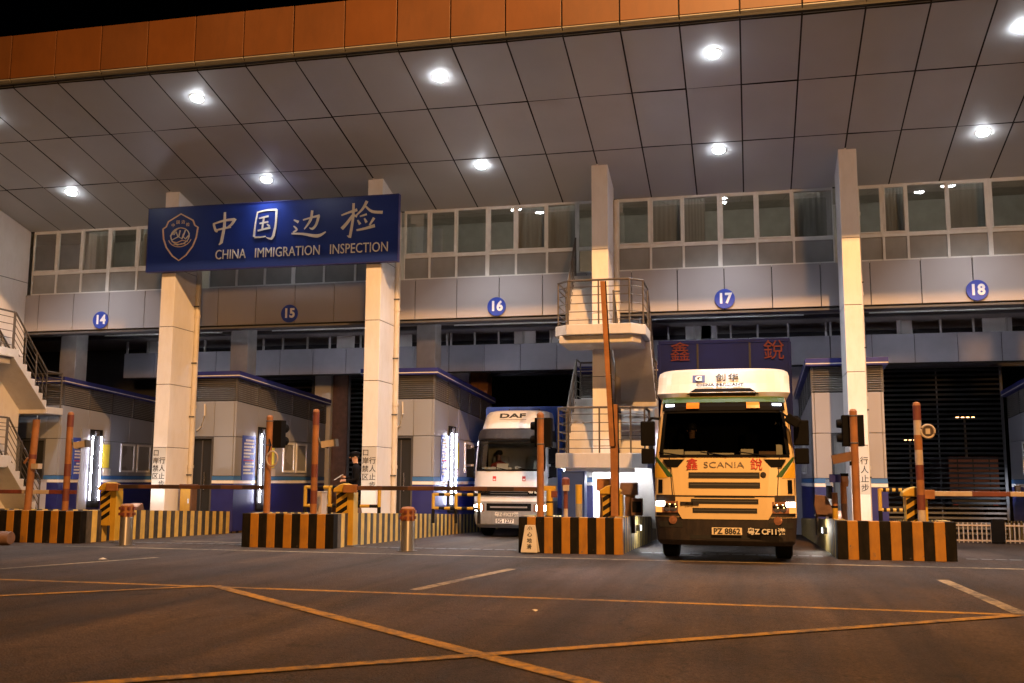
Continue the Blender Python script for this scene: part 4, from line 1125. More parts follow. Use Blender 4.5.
# ================================================================== TRUCKS
class Shell:
    """cab body: rounded plan at each height. tab rows: (z, half width, y of the front, corner depth)"""
    def __init__(s, tab, yback): s.tab = tab; s.yb = yback
    def row(s, z):
        T = s.tab
        if z <= T[0][0]: return T[0][1:]
        for a, b in zip(T[:-1], T[1:]):
            if z <= b[0]:
                k = (z - a[0]) / (b[0] - a[0]); return tuple(a[i] * (1 - k) + b[i] * k for i in (1, 2, 3))
        return T[-1][1:]
    def pt(s, u, z, e=0.0):
        hw, yf, c = s.row(z)
        def raw(u): 
            a = abs(u); return Vector((u * hw, yf + .05 * a * a + c * a ** 7, z))
        p = raw(u)
        if e:
            q = raw(min(u + .01, 1.0)); r = raw(max(u - .01, -1.0)); d = q - r; n = Vector((d.y, -d.x, 0)).normalized()
            if n.y > 0: n = -n
            p = p + n * e
        return p
    def body(s, mb, zs, us, mtf, holes=()):
        ring = []
        for z in zs:
            hw, yf, c = s.row(z); f = [s.pt(u, z) for u in us]
            R_ = [Vector((hw, yf + .05 + c + (s.yb - yf - .05 - c) * k, z)) for k in (.25, .6, 1)]
            L_ = [Vector((-p.x, p.y, p.z)) for p in reversed(R_)]
            ring.append(L_ + f + R_)
        n = len(ring[0])
        for i in range(len(zs) - 1):
            for j in range(n - 1):
                zm = (zs[i] + zs[i + 1]) / 2
                if 3 <= j < 3 + len(us) - 1:
                    um = (us[j - 3] + us[j - 2]) / 2
                    if any(a < um < b and c < zm < d for a, b, c, d in holes): continue
                mb.quad([ring[i][j], ring[i][j + 1], ring[i + 1][j + 1], ring[i + 1][j]], mtf(zm))
            mb.quad([ring[i][n - 1], ring[i][0], ring[i + 1][0], ring[i + 1][n - 1]], mtf((zs[i] + zs[i + 1]) / 2))
        mb.quad(ring[-1], mtf(zs[-1])); mb.quad(list(reversed(ring[0])), mtf(zs[0]))
    def patch(s, mb, ul, ur, z0, z1, mt, e=.012, base=-.01, nu=10, nz=4):
        """a thin curved plate on the front; ul/ur may be functions of t (0 bottom, 1 top)"""
        fl = ul if callable(ul) else (lambda t: ul); fr = ur if callable(ur) else (lambda t: ur)
        G = [[[s.pt(fl(j / nz) + (fr(j / nz) - fl(j / nz)) * i / nu, z0 + (z1 - z0) * j / nz, ee) for i in range(nu + 1)] for j in range(nz + 1)] for ee in (e, base)]
        F, B = G
        for j in range(nz):
            for i in range(nu): mb.quad([F[j][i], F[j][i + 1], F[j + 1][i + 1], F[j + 1][i]], mt)
        for i in range(nu):
            mb.quad([F[0][i], B[0][i], B[0][i + 1], F[0][i + 1]], mt); mb.quad([F[nz][i], F[nz][i + 1], B[nz][i + 1], B[nz][i]], mt)
        for j in range(nz):
            mb.quad([F[j][0], F[j + 1][0], B[j + 1][0], B[j][0]], mt); mb.quad([F[j][nu], B[j][nu], B[j + 1][nu], F[j + 1][nu]], mt)

def wheel(parent, x, y, r, w, name="wheel"):
    k = MB(); k.lathe([(r * .6, -w / 2), (r * .93, -w / 2), (r, -w / 2 + .03), (r, w / 2 - .03), (r * .93, w / 2), (r * .6, w / 2)], (x, y, r), "rubber", 32, 'x')
    o = k.build(name, parent, smooth=True)
    k = MB(); k.lathe([(r * .62, -w * .35), (r * .5, -w * .2), (r * .2, -w * .3), (r * .05, -w * .32)], (x, y, r), "grey_dark", 24, 'x'); k.build("rim", o, smooth=True)
    return o
US = [-1, -.985, -.96, -.92, -.86, -.78, -.66, -.5, -.33, -.16, 0, .16, .33, .5, .66, .78, .86, .92, .96, .985, 1]

def cargo(parent, hw, y0, y1, z0, z1, mt, trim="grey_dark"):
    k = MB(); k.box(-hw, hw, y0, y1, z0, z1, mt)
    for x in (-hw * .40, hw * .40): k.box(x - .02, x + .02, y0 - .012, y0 - .001, z0, z1, "joint")
    k.box(-hw - .012, hw + .012, y0 - .015, y1, z1 - .06, z1 + .012, mt); 
    for s_ in (-1, 1): k.box(s_ * hw - .03, s_ * hw + .03, y0 - .014, y0 + .02, z0, z1 - .062, mt)
    return k.build("cargo_box", parent, bevel=.012)

# ---- tall yellow-lit cab in lane 17
tk = thing("box_truck", "tall cream cab truck with dark blue box driving out of lane seventeen", "truck", (-0.42, 18.65, 0))
sh = Shell([(.29, 1.15, .10, .10), (.36, 1.20, .02, .14), (.70, 1.235, .0, .17), (1.18, 1.235, .0, .20), (1.84, 1.225, .06, .20), (2.68, 1.135, .26, .18), (2.80, 1.125, .30, .18), (2.95, 1.10, .42, .18), (2.99, 1.06, .52, .2)], 2.0)
zs = [.29, .36, .6, .78, 1.0, 1.16, 1.4, 1.6, 1.86, 2.05, 2.3, 2.66, 2.80, 2.95, 2.99]
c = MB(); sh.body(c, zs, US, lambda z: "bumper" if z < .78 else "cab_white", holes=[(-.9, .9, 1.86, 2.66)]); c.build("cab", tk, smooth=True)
k = MB()
k.box(-1.05, 1.05, .75, 1.9, 1.0, 2.70, "dark"); 
k2 = MB(); k2.box(-1.12, 1.12, .40, .75, 1.70, 1.85, "plastic"); k2.box(-.9, -.3, .45, .75, 1.82, 1.93, "plastic"); k2.box(.2, .9, .5, .75, 1.83, 1.90, "plastic"); k2.build("dashboard", tk, bevel=.02)
k3 = MB(); k3.box(-1.08, 1.08, 1.55, 1.62, 1.1, 2.75, "cloth_black"); k3.box(-1.12, 1.12, .35, 1.6, 1.30, 1.36, "dark"); k3.box(-1.04, 1.04, .45, 1.6, 2.70, 2.74, "cloth_black")
for s_ in (-1, 1): k3.box(s_ * 1.10 - .01, s_ * 1.10 + .01, .5, 1.6, 1.3, 2.7, "cloth_black")
k3.build("cab_lining", tk)
for sx in (-.62, .62):
    k = MB(); k.box(sx - .26, sx + .26, 1.25, 1.40, 1.45, 2.32, "cloth_black"); k.box(sx - .26, sx + .26, .85, 1.25, 1.40, 1.55, "cloth_black"); k.build("seat", tk, bevel=.05)
k = MB()
for (xa, xb, z0, z1, mt) in ((-1.08, -.72, 1.88, 1.985, "paper"), (-.70, -.30, 1.87, 1.95, "paper"), (-.26, .18, 1.86, 1.92, "paper"), (.30, .52, 1.87, 1.99, "paper"), (.62, .98, 1.87, 1.95, "wood"), (.92, 1.03, 1.88, 2.07, "paper")):
    k.box(xa, xb, .36, .375, z0, z1, mt, rot=Matrix.Rotation(math.radians(random.uniform(-25, -12)), 3, 'X'))
k.build("papers", tk)
w_ = MB(); sh.patch(w_, -.905, .905, 1.865, 2.665, "windscreen", e=.004, base=.0, nu=14, nz=6); w_.build("windscreen", tk, smooth=True)
k = MB()
for (a, b, z0, z1) in ((-.93, .93, 1.835, 1.885), (-.93, .93, 2.64, 2.69)): sh.patch(k, a, b, z0, z1, "plastic", e=.008, nu=16, nz=1)
for s_ in (-1, 1): sh.patch(k, min(s_ * .89, s_ * .94), max(s_ * .89, s_ * .94), 1.886, 2.639, "plastic", e=.007, nu=2, nz=6)
for x0 in (-.55, .05, .6):
    a = sh.pt(x0, 1.86, .03); b = sh.pt(x0 - .38, 1.93, .03); k.tube([a, b], .012, "plastic", 6)
k.build("windscreen_seal", tk)
k = MB(); sh.patch(k, -.97, .97, 2.835, 2.94, "green", e=.03, nu=18, nz=2); sh.patch(k, -.95, .95, 2.685, 2.83, "plastic", e=.022, nu=18, nz=2); k.build("sun_visor", tk, smooth=True)
k = MB(); 
for s_ in (-1, 1):
    q = MB(); sh.patch(q, s_ * .47 - .10, s_ * .47 + .10, 2.72, 2.83, "amber", e=.06, nu=3, nz=2); q.build("roof_lamp", tk)
    q = MB(); sh.patch(q, s_ * .83 - .06, s_ * .83 + .06, 2.765, 2.805, "lamp_white", e=.055, nu=3, nz=1); q.build("marker_lamp", tk)
# corner panels: yellow and green flashes, air vents, door windows
for s_ in (-1, 1):
    def P_(a, b): return (lambda t: min(s_ * a(t), s_ * b(t))), (lambda t: max(s_ * a(t), s_ * b(t)))
    q = MB(); l_, r_ = P_(lambda t: .72 + .25 * t, lambda t: min(1.0, .81 + .20 * t)); sh.patch(q, l_, r_, 1.49, 1.84, "green", e=.006, base=.0, nu=4, nz=6)
    l_, r_ = P_(lambda t: .812 + .165 * t, lambda t: 1.0); sh.patch(q, l_, r_, 1.47, 1.74, "stripe_yellow", e=.0055, base=.0, nu=4, nz=6); q.build("corner_flash", tk)
    q = MB(); sh.patch(q, min(s_ * .885, s_ * .945), max(s_ * .885, s_ * .945), 1.20, 1.44, "plastic", e=.008, nu=3, nz=4); q.build("corner_vent", tk)
    q = MB(); x = s_ * 1.18
    q.prism([(.75, 1.95), (1.75, 1.95), (1.75, 2.62), (.95, 2.62)], 'x', x - .03, x + .03 , "plastic"); q.build("door_window", tk)
    l_, r_ = P_(lambda t: .66 - .10 * t, lambda t: .80 + .07 * t); q = MB(); sh.patch(q, l_, r_, 1.66, 1.80, "plastic", e=.029, nu=4, nz=4); q.build("front_vent", tk)
# grille
gl = MB()
sh.patch(gl, lambda t: -(.60 + .09 * min(t * 2, 1)), lambda t: .60 + .09 * min(t * 2, 1), .75, 1.135, "cab_white", e=.03, nu=14, nz=4)
sh.patch(gl, lambda t: -(.70 + .06 * t), lambda t: .70 + .06 * t, 1.165, 1.80, "cab_white", e=.022, nu=14, nz=4)
G_ = gl.build("grille", tk, smooth=True)
sl = MB()
for (z, h, u) in ((1.47, .10, .50), (1.295, .10, .50), (1.125, .02, .42), (1.015, .09, .47), (.855, .09, .45)):
    sh.patch(sl, -u, u, z, z + h, "dark", e=.034, base=.02, nu=12, nz=1)
for s_ in (-1, 1): sh.patch(sl, min(s_ * .70, s_ * .97), max(s_ * .70, s_ * .97), 1.12, 1.17, "bumper", e=.01, nu=4, nz=1)
sl.build("grille_slot", G_)
sm = MB()
for (z, u) in ((1.515, .48), (1.345, .48), (1.06, .45), (.90, .43)): sh.patch(sm, -u, u, z, z + .012, "grey_dark", e=.038, base=.03, nu=12, nz=1)
for s_ in (-1, 1):
    sh.patch(sm, *((lambda t, a=s_: a * (.735 + .05 * t) - .006), (lambda t, a=s_: a * (.735 + .05 * t) + .006)), 1.17, 1.84, "joint", e=.006, base=0, nu=1, nz=8)
    sh.patch(sm, *((lambda t, a=s_: a * .985 - .004), (lambda t, a=s_: a * .985 + .004)), 1.17, 2.6, "joint", e=.004, base=0, nu=1, nz=8)
sh.patch(sm, -.97, .97, 1.138, 1.158, "joint", e=.006, base=0, nu=16, nz=1)
sm.build("panel_seam", tk)
lo_ = MB(); sh.patch(lo_, -.5, .5, .405, .47, "dark", e=.024, base=0, nu=10, nz=1); sh.patch(lo_, -.93, -.6, .60, .70, "dark", e=.024, base=.0, nu=4, nz=1); sh.patch(lo_, .6, .93, .60, .70, "dark", e=.024, base=0, nu=4, nz=1); lo_.build("bumper_recess", tk)
k = MB(); sh.patch(k, -.975, -.62, .80, 1.16, "bumper", e=.012, nu=6); sh.patch(k, .62, .975, .80, 1.16, "bumper", e=.012, nu=6)
sh.patch(k, -.96, .96, .38, .74, "bumper", e=.02, nu=18, nz=3); k.build("bumper", tk, smooth=True)
for s_ in (-1, 1):
    q = MB(); sh.patch(q, min(s_ * .655, s_ * .925), max(s_ * .655, s_ * .925), .86, 1.06, "lens", e=.03, nu=6); hl = q.build("headlight", tk)
    q = MB(); sh.patch(q, min(s_ * .84, s_ * .955), max(s_ * .84, s_ * .955), .97, 1.055, "lamp_on", e=.05, nu=3); q.build("position_lamp", hl)
    q = MB(); sh.patch(q, min(s_ * .88, s_ * .965), max(s_ * .88, s_ * .965), .86, .965, "lamp_amber", e=.045, nu=3); q.build("indicator", hl)
    for uu in (.71, .79):
        q = MB(); p = sh.pt(s_ * uu, .95, .032); q.lathe([(.075, 0), (.06, -.012), (.01, -.02)], p, "chrome", 16, 'y'); q.build("reflector", hl, smooth=True)
    q = MB(); p = sh.pt(s_ * .73, .73, .02); q.lathe([(.075, .02), (.072, -.012), (.03, -.02)], p, "lens", 18, 'y'); q.build("fog_lamp", tk, smooth=True)
# lettering
def on_shell(shell, parent, txt, u, z, size, mt, e=.04, **kw):
    p = shell.pt(u, z, e); 
    hw, yf, c = shell.row(z); a = (shell.row(z + .05)[1] - shell.row(z - .05)[1]) / .1
    return text_mesh("lettering", txt, size, mt, parent, p, .004, rot=(PI / 2 - math.atan(a), 0, 0), **kw)
on_shell(sh, tk, "鑫", -.45, 1.70, .22, "red", .032, bold=0); on_shell(sh, tk, "銳", .46, 1.70, .22, "red", .032, bold=0)
on_shell(sh, tk, "SCANIA", 0, 1.70, .15, "badge_grey", .032, sx=1.35, bold=-.002)
k = MB(); p = sh.pt(.55, 1.53, .024); k.lathe([(.05, 0), (.05, -.015), (.04, -.022)], p, "bumper", 18, 'y'); k.build("badge", tk, smooth=True)
k = MB(); sh.patch(k, -.62, -.36, .99, 1.05, "bumper", e=.045, nu=4, nz=1); k.build("type_badge", tk); on_shell(sh, tk, "P310", -.49, 1.02, .065, "chrome", .058, bold=.003)
def plate(parent, x, y, z, w, h, txt, mt, ink, size):
    q = MB(); q.box(x - w / 2, x + w / 2, y, y + .012, z - h / 2, z + h / 2, mt); o = q.build("licence_plate", parent, bevel=.004)
    text_mesh("plate_lettering", txt, size, ink, o, (x, y - .003, z - .003), .002, bold=.004)
plate(tk, .03, -.05, .545, .52, .125, "PZ 8862", "plate_white", "ink", .135)
plate(tk, .70, -.055, .545, .50, .12, "粤Z CF11港", "plastic", "letter", .125)
# roof deflector
df = Shell([(2.93, 1.15, .42, .18), (3.02, 1.20, .38, .20), (3.20, 1.20, .56, .24), (3.36, 1.205, .70, .28), (3.45, 1.185, .78, .32), (3.50, 1.12, .86, .36), (3.515, 1.02, .97, .4)], 1.9)
k = MB(); df.body(k, [2.93, 3.02, 3.1, 3.2, 3.28, 3.36, 3.45, 3.50, 3.515], US, lambda z: "roof_white", holes=[(-.55, .55, 2.9, 3.02)]); D_ = k.build("roof_deflector", tk, smooth=True)
k = MB(); df.patch(k, lambda t: -.55 + .14 * t, lambda t: .55 - .14 * t, 2.985, 3.10, "plastic", e=.012, nu=10, nz=2); k.build("deflector_slot", D_)
k = MB(); df.patch(k, -.455, -.265, 3.225, 3.375, "booth_blue", e=.012, nu=2, nz=1); k.build("deflector_badge", D_)
on_shell(df, D_, "G", -.36, 3.30, .17, "white", .03, bold=.008); on_shell(df, D_, "创华", .07, 3.31, .20, "ink", .035, spacing=1.25, bold=.002); on_shell(df, D_, "CHINA BRILLIANT", -.04, 3.17, .095, "ink", .05, spacing=1.12, bold=.004)
# mirrors, chassis, wheels, box
for s_, dz in ((-1, 0), (1, 0)):
    q = MB(); x = s_ * 1.36
    q.box(x - .13, x + .13, .28, .42, 2.05, 2.50, "plastic"); q.box(x - .12, x + .12, .27, .41, 1.72, 2.0, "plastic")
    q.tube([(s_ * 1.12, .5, 2.55), (s_ * 1.30, .36, 2.56), (x, .35, 2.48)], .025, "plastic", 8); q.tube([(s_ * 1.16, .5, 1.88), (x, .36, 1.75)], .022, "plastic", 8)
    q.build("mirror", tk, bevel=.03)
q = MB(); q.box(1.08, 1.34, .05, .2, 2.40, 2.56, "plastic", rot=Matrix.Rotation(math.radians(35), 3, 'Y')); q.tube([(1.0, .3, 2.66), (1.18, .12, 2.5)], .02, "plastic", 8); q.build("kerb_mirror", tk, bevel=.02)
k = MB(); k.box(-.45, .45, .3, 8.5, .55, .85, "grey_dark"); k.box(-1.0, 1.0, .6, 1.0, .45, .7, "plastic"); k.box(-1.15, -.6, 2.4, 3.6, .45, .95, "grey_dark"); k.box(.6, 1.15, 2.4, 3.6, .45, .95, "grey_dark"); k.build("chassis", tk, bevel=.02)
for x in (-1.03, 1.03): wheel(tk, x, 1.40, .50, .30)
for x in (-.92, .92): wheel(tk, x, 6.2, .50, .52)
cg = cargo(tk, 1.28, 2.15, 9.2, .95, 4.22, "box_purple")
text_mesh("lettering", "鑫", .42, "dark_red", cg, (-.86, 2.125, 3.97), .004, bold=0); text_mesh("lettering", "銳", .42, "dark_red", cg, (.98, 2.125, 3.97), .004, bold=0)

# ---- white delivery truck in lane 16
Y2 = 27.3; zg = gz(28.3)
dk_ = thing("box_truck", "white cab delivery truck with blue box waiting in lane sixteen behind a boom", "truck", (-6.33, Y2, zg))
s2 = Shell([(.26, .92, .12, .10), (.34, .97, .03, .14), (.62, 1.02, .0, .18), (1.15, 1.03, .0, .2), (1.78, 1.025, .03, .2), (2.62, .99, .19, .2), (2.76, .975, .26, .2), (2.93, .95, .36, .2), (2.97, .90, .45, .22)], 1.75)
zs = [.26, .34, .5, .78, .97, 1.15, 1.4, 1.82, 2.0, 2.3, 2.62, 2.76, 2.93, 2.97]
k = MB(); s2.body(k, zs, US, lambda z: "bumper_grey" if z < .97 else "bumper" if z > 2.64 else "daf_white", holes=[(-.9, .9, 1.82, 2.62)]); k.build("cab", dk_, smooth=True)
k = MB(); k.box(-.93, .93, 1.35, 1.42, 1.0, 2.6, "room"); k.box(-.95, .95, .3, 1.4, 1.24, 1.30, "cloth_black"); k.box(-.88, .88, .42, 1.4, 2.56, 2.6, "room")
for s_ in (-1, 1): k.box(s_ * .93 - .01, s_ * .93 + .01, .45, 1.4, 1.2, 2.55, "cloth_black")
k.build("cab_lining", dk_)
k = MB(); k.box(-.95, .95, .36, .62, 1.68, 1.80, "plastic"); k.box(-.7, -.2, .4, .62, 1.78, 1.88, "plastic"); k.build("dashboard", dk_, bevel=.02)
for sx in (-.5, .5):
    k = MB(); k.box(sx - .24, sx + .24, 1.1, 1.24, 1.4, 2.22, "curtain"); k.box(sx - .24, sx + .24, .75, 1.1, 1.35, 1.48, "cloth_black"); k.build("seat", dk_, bevel=.05)
k = MB()
for (a, b, z0, z1) in ((-.85, -.45, 1.83, 1.90), (-.42, -.1, 1.83, 2.00), (.1, .25, 1.83, 1.92), (.62, .78, 1.84, 2.08), (-.2, .0, 1.83, 1.89)):
    k.box(a, b, .33, .345, z0, z1, "paper", rot=Matrix.Rotation(math.radians(-20), 3, 'X'))
k.build("papers", dk_)
k = MB(); s2.patch(k, -.905, .905, 1.825, 2.625, "windscreen", e=.004, base=0, nu=14, nz=6); k.build("windscreen", dk_, smooth=True)
k = MB()
for (a, b, z0, z1) in ((-.93, .93, 1.79, 1.835), (-.93, .93, 2.60, 2.65)): s2.patch(k, a, b, z0, z1, "plastic", e=.008, nu=16, nz=1)
for s_ in (-1, 1): s2.patch(k, min(s_ * .885, s_ * .94), max(s_ * .885, s_ * .94), 1.836, 2.599, "plastic", e=.007, nu=2, nz=6)
for x0 in (-.5, .05, .6): k.tube([s2.pt(x0, 1.80, .03), s2.pt(x0 - .4, 1.88, .03)], .012, "plastic", 6)
k.build("windscreen_seal", dk_)
k = MB(); s2.patch(k, -.96, .96, 2.68, 2.92, "bumper", e=.04, nu=18, nz=3); k.build("sun_visor", dk_, smooth=True)
k = MB(); s2.patch(k, -.86, .86, 1.12, 1.33, "plastic", e=.014, nu=14, nz=2); s2.patch(k, -.80, .80, 1.095, 1.11, "bumper_grey", e=.02, nu=14, nz=1)
for z in (1.17, 1.23, 1.29): s2.patch(k, -.5, .5, z, z + .018, "grey_dark", e=.024, nu=10, nz=1)
k.build("grille", dk_, smooth=True)
k = MB(); s2.patch(k, -.97, .97, .36, .965, "bumper_grey", e=.03, nu=18, nz=3); s2.patch(k, -.60, .60, .72, .92, "plastic", e=.036, nu=12, nz=1); s2.patch(k, -.5, .5, .80, .84, "bumper_grey", e=.042, nu=10, nz=1); k.build("bumper", dk_, smooth=True)
for s_ in (-1, 1):
    q = MB(); s2.patch(q, min(s_ * .66, s_ * .95), max(s_ * .66, s_ * .95), .70, .90, "lens", e=.04, nu=5); h_ = q.build("headlight", dk_)
    q = MB(); p = s2.pt(s_ * .80, .80, .06); q.lathe([(.12, .02), (.115, -.005), (.04, -.025)], p, "headlamp_on", 18, 'y'); q.build("bulb", h_, smooth=True)
    q = MB(); s2.patch(q, min(s_ * .74, s_ * .94), max(s_ * .74, s_ * .94), .725, .875, "headlamp_on", e=.055, nu=4, nz=3); q.build("lamp_glass", h_)
    ld = bpy.data.lights.new("headlight_beam", 'SPOT'); ld.energy = 45; ld.color = (1, .93, .8); ld.spot_size = math.radians(70); ld.spot_blend = .9; ld.shadow_soft_size = .06
    lo = bpy.data.objects.new("headlight_beam", ld); COL.objects.link(lo); lo.parent = dk_; lo.location = (s_ * .80, -.14, .80); lo.rotation_euler = (math.radians(82), 0, PI)
    q = MB(); x = s_ * 1.16
    q.box(x - .11, x + .11, .22, .34, 1.98, 2.40, "plastic"); q.box(x - .10, x + .10, .22, .33, 1.62, 1.92, "plastic")
    q.tube([(s_ * .93, .4, 2.48), (x, .3, 2.40)], .02, "plastic", 8); q.tube([(s_ * .98, .3, 1.6), (x, .3, 1.64)], .02, "plastic", 8); q.build("mirror", dk_, bevel=.03)
    q = MB(); s2.patch(q, s_ * .40 - .045, s_ * .40 + .045, 1.52, 1.65, "red", e=.008, nu=2, nz=1); s2.patch(q, s_ * .40 - .028, s_ * .40 + .028, 1.54, 1.58, "daf_white", e=.011, nu=2, nz=1); q.build("emblem_plate", dk_)
    q = MB(); q.prism([(.65, 1.75), (1.5, 1.75), (1.5, 2.45), (.85, 2.45)], 'x', s_ * 1.0 - .03, s_ * 1.0 + .03, "plastic"); q.build("door_window", dk_)
on_shell(s2, dk_, "DAF", -.66, 1.24, .12, "chrome", .03, sx=1.3, bold=.004); on_shell(s2, dk_, "45 LF", .66, 1.24, .13, "letter", .03, bold=.006)
on_shell(s2, dk_, "粤Z·FX27港", -.05, .62, .13, "letter", .055, bold=.004)
plate(dk_, -.10, -.055, .45, .50, .12, "SG 1277", "white", "ink", .13)
d2 = Shell([(2.90, .93, .50, .2), (2.99, .95, .52, .25), (3.38, .91, .76, .30), (3.46, .87, .86, .36), (3.50, .76, 1.0, .42)], 1.7)
k = MB(); d2.body(k, [2.90, 2.99, 3.1, 3.25, 3.38, 3.46, 3.50], US, lambda z: "daf_white"); D2 = k.build("roof_deflector", dk_, smooth=True)
on_shell(d2, D2, "DAF", -.08, 3.33, .20, "ink", .012, sx=2.0, bold=.006)
k = MB(); d2.patch(k, -.46, .36, 3.215, 3.232, "bumper_grey", e=.006, nu=8, nz=1); k.build("underline", D2)
k = MB(); k.box(-.4, .4, .3, 6.5, .45, .72, "grey_dark"); k.box(-.95, -.5, 2.1, 3.2, .4, .8, "grey_dark"); k.box(.5, .95, 2.1, 3.2, .4, .8, "grey_dark"); k.build("chassis", dk_, bevel=.02)
for x in (-.86, .86): wheel(dk_, x, 1.15, .40, .25)
for x in (-.80, .80): wheel(dk_, x, 4.9, .40, .45)
cargo(dk_, 1.12, 1.95, 7.4, .75, 3.66, "box_blue")

# ================================================================== PEOPLE
def skin_body(name, verts, edges, radii, parent, regions, loc=(0, 0, 0), sub=2):
    me = bpy.data.meshes.new(name); me.from_pydata(verts, edges, [])
    o = bpy.data.objects.new(name, me); COL.objects.link(o)
    sk = o.modifiers.new("skin", 'SKIN'); sk.use_smooth_shade = True
    if not me.skin_vertices: 
        bm = bmesh.new(); bm.from_mesh(me); bm.verts.layers.skin.verify(); bm.to_mesh(me); bm.free()
    for i, r in enumerate(radii):
        me.skin_vertices[0].data[i].radius = r if isinstance(r, tuple) else (r, r)
        me.skin_vertices[0].data[i].use_root = (i == 0)
    sb = o.modifiers.new("sub", 'SUBSURF'); sb.levels = sub; sb.render_levels = sub
    dg = bpy.context.evaluated_depsgraph_get(); dg.update()
    m2 = bpy.data.meshes.new_from_object(o.evaluated_get(dg)); m2.name = name
    bpy.data.objects.remove(o)
    m2.materials.clear(); names = []
    for _, mt in regions:
        if mt not in names: names.append(mt)
    for mt in names: m2.materials.append(M[mt])
    for p in m2.polygons:
        p.use_smooth = True
        for fn, mt in regions:
            if fn(p.center): p.material_index = names.index(mt); break
    b = bpy.data.objects.new(name, m2); COL.objects.link(b); b.parent = parent; b.location = loc
    return b
def person(label, loc, rz, seated=False, cap=True, cloth="cloth_black", paper=False):
    t = thing("person", label, "person", loc, rz)
    # local frame: faces -y; hip height hz
    hz = 0.0 if seated else .90
    V = [(0, .0, hz), (0, .01, hz + .16), (0, .02, hz + .34), (0, .02, hz + .50), (0, .0, hz + .58), (0, -.02, hz + .66), (0, -.03, hz + .78)]
    R_ = [(.15, .11), (.145, .105), (.17, .115), (.13, .09), (.055, .055), (.062, .075), (.075, .095)]
    E_ = [(0, 1), (1, 2), (2, 3), (3, 4), (4, 5), (5, 6)]
    def chain(root, pts, rs):
        prev = root
        for p, r in zip(pts, rs):
            V.append(p); R_.append(r); E_.append((prev, len(V) - 1)); prev = len(V) - 1
        return prev
    hands = []
    for s_ in (-1, 1):
        if seated: arm = [(s_ * .19, .02, hz + .46), (s_ * .25, -.05, hz + .24), (s_ * .20, -.30, hz + .20), (s_ * .18, -.36, hz + .22)]
        elif paper: arm = [(s_ * .19, .02, hz + .46), (s_ * .23, -.02, hz + .20), (s_ * .10, -.24, hz + .26 - (.08 if s_ > 0 else 0)), (s_ * .07, -.30, hz + .28 - (.10 if s_ > 0 else 0))]
        else: arm = [(s_ * .19, .02, hz + .46), (s_ * .24, .03, hz + .2), (s_ * .24, -.03, hz - .03), (s_ * .24, -.04, hz - .1)]
        w = chain(3, arm, [(.07, .07), (.048, .048), (.034, .034), (.036, .024)])
        h = Vector(arm[-1]); hands.append(h)
        for f in range(4):
            d = Vector((s_ * (-.022 + .015 * f), -.045 - .006 * (f in (1, 2)), .012 - .010 * f)); tip = d + Vector((0, -.022, -.022))
            chain(w, [tuple(h + d), tuple(h + tip)], [(.010, .010), (.008, .008)])
        chain(w, [tuple(h + Vector((-s_ * .035, -.02, .02))), tuple(h + Vector((-s_ * .04, -.05, .03)))], [(.011, .011), (.009, .009)])
        if seated: chain(0, [(s_ * .10, -.18, hz - .02), (s_ * .12, -.44, hz - .02), (s_ * .12, -.46, hz - .40)], [(.085, .08), (.06, .06), (.042, .042)])
        else: chain(0, [(s_ * .10, .0, hz - .10), (s_ * .105, -.01, hz - .44), (s_ * .11, .02, hz - .80), (s_ * .115, -.13, hz - .865)], [(.092, .09), (.06, .062), (.042, .045), (.04, .032)])
    def near_hand(c): return any((c - h).length < .085 and True for h in hands)
    reg = [(lambda c: c.z > hz + .60, "skin"), (near_hand, "skin"), (lambda c: True, cloth)]
    skin_body("body", V, E_, R_, t, reg)
    hc = Vector((0, -.03, hz + .74))
    fz = MB()                                                  # face
    fz.lathe([(.002, -.135), (.012, -.128), (.016, -.105), (.012, -.085)], hc + Vector((0, 0, -.005)), "skin", 10, 'y')
    for s_ in (-1, 1):
        fz.lathe([(.003, -.100), (.010, -.098), (.011, -.090)], hc + Vector((s_ * .032, 0, .02)), "ink", 10, 'y')
        fz.box(s_ * .034 - .016, s_ * .034 + .016, hc.y - .103, hc.y - .09, hc.z + .038, hc.z + .044, "hair")
        fz.lathe([(.003, -.012), (.024, -.006), (.026, .006), (.003, .012)], hc + Vector((s_ * .082, .01, .005)), "skin", 10, 'x')
    fz.box(-.022, .022, hc.y - .098, hc.y - .085, hc.z - .056, hc.z - .048, "rust_red")
    fz.build("face", t, smooth=True)
    hr = MB(); hr.lathe([(.088, -.01), (.100, .03), (.098, .075), (.07, .118), (.02, .132)], hc + Vector((0, .018, .015)), "hair", 20); hr.build("hair", t, smooth=True)
    if cap:
        cp = MB(); cp.lathe([(.104, .035), (.110, .07), (.108, .105), (.08, .135), (.01, .145)], hc + Vector((0, .012, .0)), "cloth_black", 22)
        cp.prism([(-.085, hc.y - .08), (.085, hc.y - .08), (.06, hc.y - .165), (0, hc.y - .18), (-.06, hc.y - .165)], 'z', hc.z + .045, hc.z + .055, "plastic"); cp.build("cap", t, smooth=True)
    return t, hands
pt, hd = person("officer in dark uniform and cap standing beside the right signed column holding papers", (-9.22, 23.4, deckz(23.4)), math.radians(-62), paper=True)
pp = thing("papers", "white papers held by the officer in the dark cap", "papers", (0, 0, 0))
pm = pt.matrix_basis if False else (Matrix.Translation(pt.location) @ Matrix.Rotation(math.radians(-62), 4, 'Z'))
c_ = pm @ ((hd[0] + hd[1]) / 2 + Vector((0, -.09, .03)))
pp.location = c_; pp.rotation_euler = (math.radians(35), 0, math.radians(-62))
k = MB(); k.box(-.11, .11, -.10, .12, 0, .006, "paper"); k.build("sheet", pp)
k = MB(); k.box(-.09, .13, -.13, .08, .008, .012, "paper"); k.build("sheet", pp)
person("driver in dark clothes behind the windscreen of the tall cream truck", (-0.42 - .60, 18.65 + 1.08, 1.62), 0, seated=True, cap=False, cloth="cloth_black")
